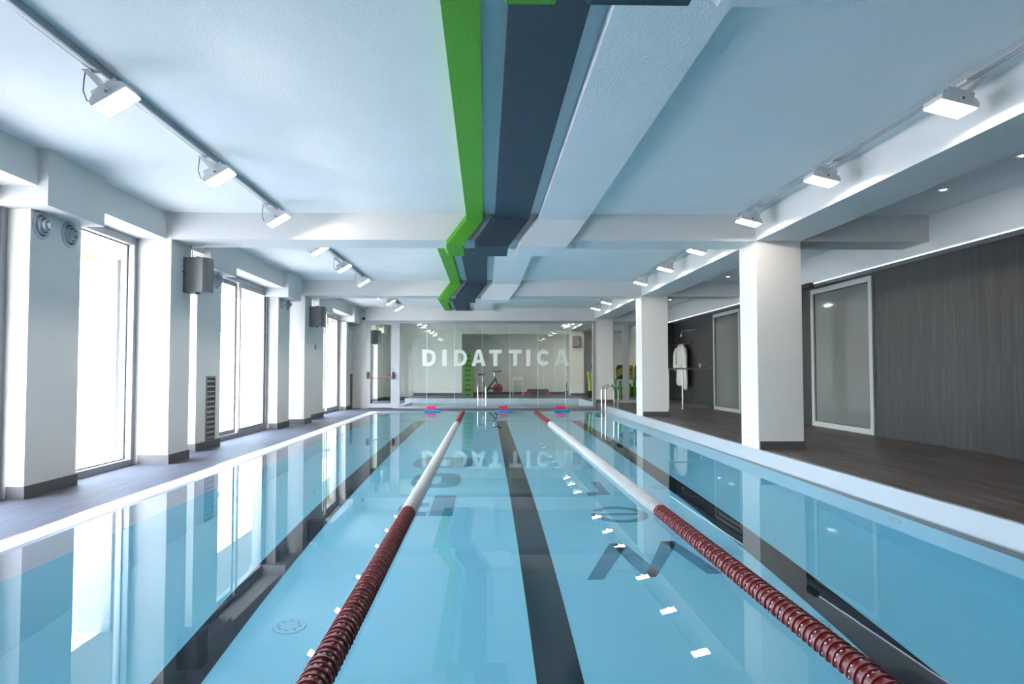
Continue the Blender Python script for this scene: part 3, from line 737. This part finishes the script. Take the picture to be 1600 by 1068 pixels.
# ---- pool ladder
def hoop(x0, x1, z0, z1, zt, y, r=0.02):
    pts = [(x0, y, z0)]; rr = (x1-x0)/2; cx_ = (x0+x1)/2
    for k in range(13): a = pi - pi*k/12; pts.append((cx_ + rr*cos(a), y, zt - rr + rr*sin(a)))
    pts.append((x1, y, z1)); return pts
t = thing('pool_ladder', 'chrome pool ladder with two arched handrails at the far right edge', 'pool ladder', (3.29, 18.0, ZD))
for y, yy in ((-0.3, 'a'), (0.3, 'b')):
    m = MB(); m.tube(hoop(-0.16, 0.17, -1.1, 0.0, 0.61, y), 0.021, 14); hr = m.build('handrail', CHROME, t, smooth=True)
    MB().lathe([(0.021, 0.012), (0.042, 0.010), (0.045, 0.0)], (0.17, y, 0.0), 'z', 16).build('base_ring', CHROME, t, smooth=True)
for z in (-0.45, -0.72, -0.98):
    m = MB(); m.box(-0.20, -0.12, -0.30, 0.30, z-0.015, z+0.012); m.build('tread', STEEL, t, bevel=0.004)

# ---- small pool behind the glass
p = MB(); ZS = -0.55
p.quad([(-2.85,21.25,ZS),(XR,21.25,ZS),(XR,24.4,ZS),(-2.85,24.4,ZS)], 0)
p.box(-2.87,-2.62,21.25,24.4,ZS,0.02,1); p.box(XR-0.02,XR+0.01,21.25,24.4,ZS,ZD+0.003,1); p.box(-2.85,XR,24.38,24.42,ZS,ZD+0.003,1); p.box(-2.85,XR,21.2,21.25,ZS,0.0,1)
S(p.build('pool_basin', [LINER, PWHITE]), 'small white edged pool behind the glass')
wt = MB(); wt.quad([(-2.62,21.25,-0.02),(XR-0.02,21.25,-0.02),(XR-0.02,24.38,-0.02),(-2.62,24.38,-0.02)])
w = wt.build('pool_water', WATER, keep=True); tag(w, 'pale still water of the small pool behind the glass', 'water', kind='stuff')
t = thing('pool_ladder', 'chrome arched handrails of the small pool behind the glass', 'pool ladder', (-0.1, 22.0, 0.0))
for dx in (-0.13, 0.12):
    m = MB(); pts = []
    for k in range(13): a = pi*k/12; pts.append((dx + 0.02*cos(a), -0.25*cos(a)*-1, 0.55 + 0.2*sin(a)))
    pts = [(dx+0.02, -0.25, -0.4)] + [(dx, -0.25*cos(pi*k/12), 0.55+0.2*sin(pi*k/12)) for k in range(13)] + [(dx, 0.25, -0.1)]
    m.tube(pts, 0.021, 12); m.build('handrail', CHROME, t, smooth=True)

m = MB()
for z, y in ((ZD + 0.005, 24.44),):
    for k, (w_, h_) in enumerate([(0.02, 0.05), (0.035, 0.05), (0.012, 0.05), (0.03, 0.05), (0.03, 0.05), (0.012, 0.05), (0.035, 0.05)]): m.box(1.92 + 0.042*k, 1.92 + 0.042*k + w_, 24.43, 24.43 + h_, ZD + 0.0001, ZD + 0.002)
tag(m.build('depth_marking', BLACK), 'tiny black marking on the white rim of the small pool behind the glass', 'marking')
# ---- far wall with niche
m = MB(); m.box(-4.6, -0.92, YF, YF + 0.12, 0, ZC); m.box(-0.92, XR + 0.3, YF + 1.35, YF + 1.5, ZD, ZC); m.box(-1.02, -0.92, YF + 0.12, YF + 1.4, ZD, ZC)
m.box(-0.92, XR, YF - 0.0, YF + 0.3, 2.62, ZC); m.box(XR + 0.02, XR + 0.3, YF + 0.5, YF + 1.35, ZD, ZC); m.box(XR + 0.3, 6.1, YF + 0.9, YF + 1.05, ZD, ZC)
S(m.build('wall_far', WHITE), 'white end wall with recess behind the glass partition')
m = MB(); m.box(-4.3, -2.85, YF - 0.014, YF, 0, 0.11); m.box(-2.85, -0.92, YF - 0.014, YF, ZD, ZD + 0.11); m.box(-0.92, XR, YF + 1.336, YF + 1.35, ZD, ZD + 0.11)
S(m.build('baseboard_far', SKIRT))

# green stacked steps
for k in range(9):
    o = thing('aerobic_step', 'green plastic step in the tall stack behind the glass, %s' % ['bottom one', 'second from the bottom', 'third from the bottom', 'fourth from the bottom', 'middle one', 'fourth from the top', 'third from the top', 'second from the top', 'topmost'][k], 'exercise step', (-0.64, 25.95, ZD + 0.182*k), 'green steps stacked behind the glass')
    MB().prism([(-0.19, 0.0), (0.19, 0.0), (0.185, 0.15), (0.16, 0.18), (-0.16, 0.18), (-0.185, 0.15)], lambda u, v, w: (u, w, v), -0.3, 0.3).build('platform', STEPG, o, bevel=0.006)
    MB().box(-0.11, 0.11, -0.306, -0.299, 0.05, 0.125).build('grip_recess_shade', STEPGD, o)  # shallow raised plate, the recess shade is put into its colour

# exercise bike
t = thing('exercise_bike', 'black exercise bike with red flywheel behind the glass', 'exercise bike', (0.32, 27.75, ZD), rot=0)
MB().lathe([(0, -0.02), (0.11, -0.022), (0.19, -0.02), (0.205, -0.012), (0.205, 0.012), (0.19, 0.02), (0.11, 0.022), (0, 0.02)], (0.19, 0, 0.27), 'y', 32).build('flywheel', WHEELR, t, smooth=True)
MB().lathe([(0, -0.035), (0.09, -0.035), (0.09, 0.035), (0, 0.035)], (0.19, 0, 0.27), 'y', 24).build('hub', BIKEB, t, smooth=True)
m = MB(); m.tube([(-0.30, 0, 0.08), (-0.16, 0, 0.33), (0.05, 0, 0.58), (0.13, 0, 0.66)], 0.035, 8); m.tube([(0.06, 0, 0.76), (0.13, 0, 0.60), (0.20, 0, 0.30), (0.30, 0, 0.05)], 0.024, 8); m.tube([(-0.18, 0, 0.28), (0.19, 0, 0.27)], 0.03, 8); m.tube([(-0.30, 0, 0.06), (-0.38, 0, 0.52)], 0.024, 8)
m.build('frame', BIKEB, t, smooth=True)
for x in (-0.34, 0.30): MB().tube([(x, -0.25, 0.03), (x, 0.25, 0.03)], 0.03, 8).build('foot', BIKEB, t, smooth=True)
m = MB(); m.tube([(-0.38, 0, 0.52), (-0.44, 0, 0.80)], 0.015, 8); m.build('seat_post', CHROME, t, smooth=True)
MB().prism([(-0.14, -0.02), (0.10, 0.0), (0.13, 0.03), (-0.12, 0.05), (-0.16, 0.02)], lambda u, v, w: (u - 0.44, w, v + 0.82), -0.07, 0.07).build('saddle', BIKEB, t, bevel=0.015)
m = MB(); m.tube([(0.06, 0, 0.74), (0.03, 0, 0.95)], 0.015, 8); m.build('stem', CHROME, t, smooth=True)
m = MB(); m.tube([(-0.02, -0.15, 0.93), (0.0, -0.15, 0.96), (0.20, -0.15, 0.93), (0.32, -0.15, 0.99)], 0.02, 8); m.tube([(-0.02, 0.15, 0.93), (0.0, 0.15, 0.96), (0.20, 0.15, 0.93), (0.32, 0.15, 0.99)], 0.02, 8); m.tube([(0.0, -0.15, 0.95), (0.0, 0.15, 0.95)], 0.02, 8); m.build('handlebar', BIKEB, t, smooth=True)
m = MB(); m.tube([(-0.14, -0.06, 0.28), (-0.20, -0.08, 0.14)], 0.014, 6); m.box(-0.26, -0.16, -0.16, -0.08, 0.10, 0.13); m.build('pedal', BIKEB, t)

# white folding chair
t = thing('folding_chair', 'white folding chair with slim legs against the recess wall behind the glass', 'chair', (1.34, 28.0, ZD))
m = MB()
for x in (-0.19, 0.19): m.tube([(x, 0.14, 0.0), (x, -0.06, 0.42), (x, -0.10, 0.45)], 0.011, 6)
m.build('rear_frame', CHAIRW, t, smooth=True)
m = MB()
for x in (-0.20, 0.20): m.tube([(x, -0.22, 0.0), (x, 0.02, 0.42), (x, 0.14, 0.72)], 0.011, 6)
m.build('front_frame', CHAIRW, t, smooth=True)
MB().box(-0.2, 0.2, -0.2, 0.16, 0.40, 0.42).build('seat', CHAIRW, t, bevel=0.006)
MB().prism([(0.10, 0.60), (0.125, 0.60), (0.16, 0.73), (0.135, 0.73)], lambda u, v, w: (w, u, v), -0.21, 0.21).build('backrest', CHAIRW, t, bevel=0.006)
# step bench
t = thing('step_bench', 'dark grey step bench on red feet behind the glass', 'exercise step', (2.12, 27.5, ZD))
MB().prism([(-0.46, 0.10), (0.46, 0.10), (0.42, 0.22), (0.38, 0.25), (-0.38, 0.25), (-0.42, 0.22)], lambda u, v, w: (u, w, v), -0.2, 0.2).build('platform', pm('bench_grey', (0.06, 0.06, 0.075), 0.5), t, bevel=0.012)
for s_ in (-1, 1): MB().prism([(0.30*s_, 0.0), (0.53*s_, 0.0), (0.50*s_, 0.10), (0.32*s_, 0.10)], lambda u, v, w: (u, w, v), -0.2, 0.2).build('foot', pm('bench_red', (0.5, 0.035, 0.02), 0.5), t, bevel=0.008)
# potted plant
t = thing('potted_plant', 'small slender green plant in a grey pot at the right end of the recess', 'plant', (3.28, 27.6, ZD))
MB().lathe([(0, 0), (0.06, 0), (0.085, 0.18), (0.075, 0.18), (0.07, 0.15), (0, 0.15)], seg=16).build('pot', GREYBOX, t, smooth=True)
m = MB()
for k in range(26):
    a = random.random()*2*pi; h = 0.2 + random.random()*0.3; r = 0.05
    m.quad([(0.01*cos(a), 0.01*sin(a), 0.15), (0.03*cos(a+0.3), 0.03*sin(a+0.3), 0.15+h*0.5), (r*cos(a), r*sin(a), 0.15+h), (0.03*cos(a-0.3), 0.03*sin(a-0.3), 0.15+h*0.5)])
m.build('leaves', pm('plant_green', (0.03, 0.20, 0.03), 0.6), t)

# rack with swim gear behind the right glass doors
t = thing('gear_rack', 'dark metal rack behind the glass doors holding swim gear', 'rack', (4.55, 22.25, ZD))
for x in (-0.6, 0.6):
    for y in (-0.18, 0.18): MB().box(x-0.02, x+0.02, y-0.02, y+0.02, 0, 1.25).build('upright', DGREY, t)
for z in (0.12, 0.70): MB().box(-0.6, 0.6, -0.2, 0.2, z, z+0.03).build('shelf', DGREY, t)
for k in range(4):
    x = 4.10 + k*0.30
    m = MB(); m.prism([(-0.13, 0), (0.13, 0), (0.14, 0.34), (0.09, 0.44), (-0.09, 0.44), (-0.14, 0.34)], lambda u, v, w: (u, w, v), -0.02, 0.02)
    for j in range(4): m.box(-0.10 + 0.05*j, -0.07 + 0.05*j, -0.024, -0.02, 0.05 + 0.03*j, 0.30 + 0.02*j, 1)
    o = m.build('kickboard', [BLACK, YELL] if k % 2 else [YELL, BLACK], loc=(x, 22.15, ZD + 0.73), bevel=0.01)
    tag(o, ['yellow and black kickboard at the left end of the rack', 'black kickboard with yellow stripes, second from the left on the rack', 'yellow and black kickboard, third from the left on the rack', 'black kickboard with yellow stripes at the right end of the rack'][k], 'kickboard', 'yellow and black kickboards on the rack')
for k in range(7):
    x = 4.05 + k*0.155; m = MB(); h = 0.42 + 0.05*((k*3) % 4)
    m.lathe([(0, 0), (0.05, 0.01), (0.055, h*0.35), (0.035, h*0.5), (0.055, h*0.65), (0.05, h-0.02), (0, h)], seg=14)
    o = m.build('foam_dumbbell', NEONG if k % 3 else LIME, loc=(x, 22.02, ZD + 0.155), smooth=True)
    o.rotation_euler.x = R(3)
    tag(o, 'upright green foam dumbbell on the lower shelf of the rack', 'foam dumbbell', 'green foam dumbbells on the rack')
    tag(o, 'upright green foam dumbbell, %s from the left on the lower rack shelf' % ['first', 'second', 'third', 'fourth', 'fifth', 'sixth', 'seventh'][k], 'foam dumbbell', 'green foam dumbbells on the rack')
for x, lab in ((4.22, 'black crate behind the foam dumbbells at the left of the rack'), (4.85, 'black crate behind the foam dumbbells at the right of the rack')):
    o = thing('storage_crate', lab, 'crate', (x, 22.32, ZD + 0.151)); MB().box(-0.25, 0.25, -0.1, 0.1, 0, 0.3).build('body', BLACK, o, bevel=0.01); MB().box(-0.26, 0.26, -0.11, 0.11, 0.28, 0.31).build('rim', DGREY, o)
# blue bag and noodles seen at the right end of the partition
t = thing('mesh_bag', 'blue mesh bag hanging at the right end of the glass partition', 'bag', (3.98, 24.6, 1.35))
MB().lathe([(0, -0.25), (0.10, -0.24), (0.17, -0.10), (0.15, 0.08), (0.06, 0.22), (0, 0.24)], seg=14).build('sack', BLUEB, t, smooth=True); MB().tube([(0, 0, 0.22), (0, 0.02, 0.5)], 0.008, 6).build('cord', BLUEB, t)
t = thing('noodle_stand', 'dark stand behind the glass holding foam noodles', 'stand', (3.98, 25.1, ZD))
MB().box(-0.22, 0.22, -0.15, 0.15, 0, 0.25).build('bin', BLACK, t, bevel=0.01); MB().tube([(0.0, 0.1, 0.25), (0, 0.1, 1.75), (0, -0.35, 1.75), (0, -0.47, 1.72)], 0.015, 8).build('pole', DGREY, t)
for k in range(4):
    m = MB(); m.tube([(0, 0, 0), (0.02*(k-1.5), 0, 0.35), (0.05*(k-1.5), 0, 0.7)], 0.03, 10)
    o = m.build('foam_noodle', [YELL, NEONG][k % 2], loc=(3.84 + 0.09*k, 24.5, ZD + 0.26), smooth=True); o.location.y = 25.0
    tag(o, ['leftmost yellow foam noodle standing behind the glass', 'left green foam noodle standing behind the glass', 'right yellow foam noodle standing behind the glass', 'rightmost green foam noodle standing behind the glass'][k], 'foam noodle', 'foam noodles behind the glass')

# ---- shower corner: platform, rail, shower, bathrobe
t = thing('shower_tray', 'low dark tiled shower platform in the corner below the bathrobe', 'shower platform', (5.32, 19.2, ZD))
MB().box(-0.60, 0.53, -1.6, 1.85, 0, 0.09).build('platform', SKIRT, t, bevel=0.004); MB().box(-0.605, 0.53, -1.615, -1.6, 0, 0.11).build('front_edge', DGREY, t)
t = thing('handrail', 'steel handrail with a post in front of the shower corner', 'handrail', (5.05, 17.5, ZD))
m = MB(); m.tube([(-0.33, 0, 0.0), (-0.33, 0, 0.96), (-0.32, 0, 1.0), (-0.28, 0, 1.025), (0.0, 0, 1.03), (0.62, 0.02, 1.03), (0.80, 0.10, 1.03)], 0.021, 12); m.build('top_rail', STEEL, t, smooth=True)
MB().tube([(0.03, 0, 0.0), (0.03, 0, 1.02)], 0.021, 12).build('post', STEEL, t, smooth=True)
MB().lathe([(0, -0.01), (0.05, -0.01), (0.05, 0.004), (0, 0.004)], (0.81, 0.10, 1.03), 'x', 16).build('wall_flange', STEEL, t)
for x in (-0.33, 0.03): MB().lathe([(0.021, 0.012), (0.045, 0.010), (0.045, 0.0)], (x, 0, 0), 'z', 14).build('foot_ring', STEEL, t, smooth=True)
t = thing('wall_shower', 'chrome shower arm with head high on the dark wall', 'shower', (XW - 0.002, 18.5, 2.25))
m = MB(); m.tube([(0.0, 0, 0), (-0.10, 0, 0.0), (-0.30, 0.1, 0.0), (-0.34, 0.5, 0.0), (-0.34, 0.58, -0.02), (-0.34, 0.6, -0.09)], 0.012, 8); m.build('arm', CHROME, t, smooth=True)
MB().lathe([(0, -0.16), (0.055, -0.155), (0.055, -0.14), (0.02, -0.09), (0, -0.08)], (-0.34, 0.6, 0), 'z', 16).build('head', CHROME, t, smooth=True)
t = thing('mixer_tap', 'small chrome shower mixer on the dark wall above the rail end', 'tap', (XW, 18.55, 1.25)); MB().box(-0.012, 0, -0.07, 0.07, -0.09, 0.09).build('plate', WFRAME, t, bevel=0.004); MB().lathe([(0, -0.06), (0.02, -0.06), (0.022, -0.01)], (0, 0, 0), 'x', 12).build('lever', CHROME, t, smooth=True)
def wallbar(y0, y1, z, lab):
    t = thing('wall_bar', lab, 'rail', (XW, (y0+y1)/2, z)); L_ = (y1-y0)/2
    MB().tube([(-0.09, -L_, 0), (-0.09, L_, 0)], 0.013, 8).build('bar', STEEL, t, smooth=True)
    for s_ in (-1, 1): MB().tube([(0, s_*(L_-0.08), 0), (-0.09, s_*(L_-0.08), 0)], 0.009, 8).build('bracket', STEEL, t)
wallbar(19.1, 20.95, 1.92, 'upper steel bar on the dark wall that the bathrobe hangs from')
wallbar(19.1, 20.95, 0.42, 'lower steel bar on the dark wall under the bathrobe')
# bathrobe
t = thing('bathrobe', 'white hooded bathrobe hanging from the upper wall bar', 'bathrobe', (XW - 0.12, 19.85, 1.90))
def cloth(name, prof, d0, seed, parent, lab=None):
    rnd = random.Random(seed); m = MB(); rows = []
    NS = 30
    for (z, ya, yb, dx, th) in prof:
        ring = []
        for k in range(NS):
            a = 2*pi*k/NS; c = (ya+yb)/2; hw = (yb-ya)/2
            fold = 1 + 0.16*sin(5*a + seed) * (1 if z < -0.15 else 0.3) + 0.07*sin(11*a+z*3)
            ring.append(m.bm.verts.new((dx - th*sin(a)*fold, c + hw*cos(a)*(1+0.05*sin(7*a+seed+z*4)), z)))
        rows.append(ring)
    for a, b_ in zip(rows, rows[1:]):
        for k in range(NS): m._f([a[k], a[(k+1) % NS], b_[(k+1) % NS], b_[k]], 0)
    m._f(rows[0][::-1], 0); m._f(rows[-1], 0)
    o = m.build(name, ROBE, parent, smooth=True, angle=80); sm = o.modifiers.new('s', 'SUBSURF'); sm.levels = 1; sm.render_levels = 1
    return o
cloth('body', [(0.02, -0.10, 0.14, 0.0, 0.03), (-0.05, -0.26, 0.28, -0.01, 0.06), (-0.14, -0.36, 0.38, -0.02, 0.07), (-0.4, -0.36, 0.36, -0.03, 0.08), (-0.7, -0.33, 0.34, -0.03, 0.07), (-0.95, -0.38, 0.42, -0.03, 0.08), (-1.24, -0.42, 0.50, -0.03, 0.09)], 0, 1.3, t)
cloth('sleeve', [(-0.06, -0.42, -0.24, -0.03, 0.05), (-0.2, -0.60, -0.36, -0.05, 0.07), (-0.6, -0.62, -0.40, -0.06, 0.06), (-1.0, -0.66, -0.42, -0.05, 0.06), (-1.34, -0.66, -0.40, -0.05, 0.07)], 0, 2.2, t)
cloth('sleeve', [(-0.06, 0.26, 0.42, -0.03, 0.05), (-0.2, 0.36, 0.58, -0.05, 0.07), (-0.5, 0.40, 0.60, -0.05, 0.06), (-0.8, 0.42, 0.64, -0.05, 0.06)], 0, 3.1, t)
cloth('hood', [(0.0, -0.10, 0.12, -0.05, 0.02), (-0.05, -0.15, 0.17, -0.07, 0.045), (-0.12, -0.12, 0.14, -0.08, 0.045), (-0.20, -0.05, 0.07, -0.08, 0.02)], 0, 0.4, t)
m = MB(); m.box(-0.11, -0.08, -0.35, 0.36, -0.66, -0.60); m.build('belt', ROBE, t, bevel=0.006)

# ---- outside on the left
S(box('terrace_floor', TERR, -40, -4.5, -20, 60, -0.3, -0.06), 'sunlit pale terrace outside')
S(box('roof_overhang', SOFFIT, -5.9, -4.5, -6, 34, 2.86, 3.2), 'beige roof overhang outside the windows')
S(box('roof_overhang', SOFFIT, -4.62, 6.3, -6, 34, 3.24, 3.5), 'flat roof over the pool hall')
for y, lab in ((10.75, 'outdoor pale pillar seen through the nearest window'), (19.3, 'outdoor pale pillar seen through the sliding window')):
    tag(box('outdoor_pillar', OUTW, -6.35, -5.75, y, y + 0.65, -0.1, 2.86), lab, 'pillar')
t = thing('garden_railing', 'white railing of bars outside the tall sliding window', 'railing', (-8.0, 21.0, -0.06))
for z in (0.12, 0.35, 0.58, 0.82, 1.05): MB().box(-1.3, 1.3, -0.02, 0.02, z, z+0.045).build('rail', RAILW, t)
for x in (-1.3, -0.65, 0, 0.65, 1.3): MB().box(x-0.03, x+0.03, -0.03, 0.03, 0, 1.12).build('post', RAILW, t)
tag(box('lawn', GRASS, -14, -6.2, 22.0, 40, -0.07, -0.045), 'strip of green lawn beyond the white railing', 'lawn', kind='stuff')
t = thing('house', 'distant grey building seen through the sliding window', 'building', (-14.5, 46, -0.06))
MB().box(-6, 4, 0, 6, 0, 4.2).build('wall', OUTW, t); MB().prism([(-6.4, 4.2), (4.4, 4.2), (3.0, 5.2), (-5.0, 5.2)], lambda u, v, w: (u, w, v), -0.4, 6.4).build('roof', OUTG, t)
for x in (-4.5, -2.2, 0.2, 2.2):
    for z in (0.9, 2.7): wd = MB().box(x, x+0.9, -0.03, 0.02, z, z+1.1).build('window', OUTG, t)
def tree(x, y, h, r, lab, n=2600):
    t = thing('garden_tree', lab, 'tree', (x, y, -0.06)); rnd = random.Random(int(x*10+y))
    MB().tube([(0, 0, 0), (0.08, 0.05, h*0.3), (-0.05, 0, h*0.6), (0, 0, h*0.85)], [0.14, 0.11, 0.08, 0.03], 8).build('trunk', BARK, t, smooth=True)
    m = MB()
    cl = [(Vector((rnd.uniform(-1, 1)*r*0.7, rnd.uniform(-1, 1)*r*0.7, h*0.7 + rnd.uniform(-0.5, 0.5)*r)), r*rnd.uniform(0.3, 0.55)) for _ in range(14)]
    for k in range(n):
        c, q = cl[k % 14]; d_ = Vector((rnd.gauss(0, 1), rnd.gauss(0, 1), rnd.gauss(0, 1))).normalized()*q*rnd.uniform(0.6, 1.0)
        p_ = c + d_; u = Vector((rnd.gauss(0, 1), rnd.gauss(0, 1), rnd.gauss(0, 1))).normalized(); v = u.orthogonal().normalized()*0.05; u = u*0.09
        m._f([m.bm.verts.new(p_ + k_) for k_ in (-u, v, u, -v)], 0)
    m.build('crown', LEAF, t)
tree(-10.2, 17.2, 5.0, 1.5, 'green leafed tree seen at the top of the nearest window')
tree(-7.75, 19.2, 3.3, 0.32, 'small green tree at the left edge of the tall sliding window', 500)
tree(-15.0, 27.0, 5.5, 1.8, 'farther green tree beyond the terrace')

# ---- light: hazy bright sky and sun
w = bpy.data.worlds.new('sky'); bpy.context.scene.world = w; w.use_nodes = True
nt = w.node_tree; bg = nt.nodes['Background']
sky = nt.nodes.new('ShaderNodeTexSky'); sky.sky_type = 'NISHITA'; sky.sun_disc = False; sky.sun_elevation = R(55); sky.sun_rotation = R(200); sky.dust_density = 3.0
mx = nt.nodes.new('ShaderNodeMixRGB'); mx.inputs['Fac'].default_value = 0.55; mx.inputs['Color2'].default_value = (0.86, 0.92, 1.0, 1)
nt.links.new(sky.outputs['Color'], mx.inputs['Color1']); nt.links.new(mx.outputs['Color'], bg.inputs['Color'])
bg.inputs['Strength'].default_value = 7.8
sl = bpy.data.lights.new('sun', 'SUN'); sl.energy = 6.0; sl.angle = R(1.0); sl.color = (1.0, 0.96, 0.9)
so = bpy.data.objects.new('sun', sl); C.objects.link(so)
d = Vector((0.30, 0.55, -0.95)).normalized(); so.rotation_euler = d.to_track_quat('-Z', 'Y').to_euler()
so.location = (-20, -20, 30)

# ---- camera
f_, H_, ty, tp, VPx, VPy = 1067.0, 1.12, 0.02, 0.038, 758.0, 580.0
psi, phi = math.atan(ty), math.atan(tp)
fw = Vector((sin(psi)*cos(phi), cos(psi)*cos(phi), sin(phi))); rt = Vector((cos(psi), -sin(psi), 0)); up = rt.cross(fw)
yv = Vector((0, 1, 0)); cx = VPx - f_*yv.dot(rt)/yv.dot(fw); cy = VPy + f_*yv.dot(up)/yv.dot(fw)
cam = bpy.data.cameras.new('camera'); co = bpy.data.objects.new('camera', cam); C.objects.link(co)
mt = Matrix((rt, up, -fw)).transposed().to_4x4(); mt.translation = Vector((0, 0, H_)); co.matrix_world = mt
cam.sensor_fit = 'HORIZONTAL'; cam.sensor_width = 36.0; cam.lens = f_*36/1600
cam.shift_x = (800 - cx)/1600; cam.shift_y = (cy - 534)/1600
cam.clip_start = 0.05; cam.clip_end = 200
sc = bpy.context.scene; sc.camera = co
sc.view_settings.view_transform = 'Standard'; sc.view_settings.look = 'None'; sc.view_settings.gamma = 1.0; sc.view_settings.exposure = 0.60
sc.view_settings.use_curve_mapping = False
cy_ = sc.cycles
cy_.use_denoising = True; cy_.max_bounces = 14; cy_.diffuse_bounces = 6; cy_.glossy_bounces = 6; cy_.transmission_bounces = 8; cy_.transparent_max_bounces = 16
cy_.caustics_reflective = True; cy_.caustics_refractive = True; cy_.sample_clamp_indirect = 7.0; cy_.blur_glossy = 0.5
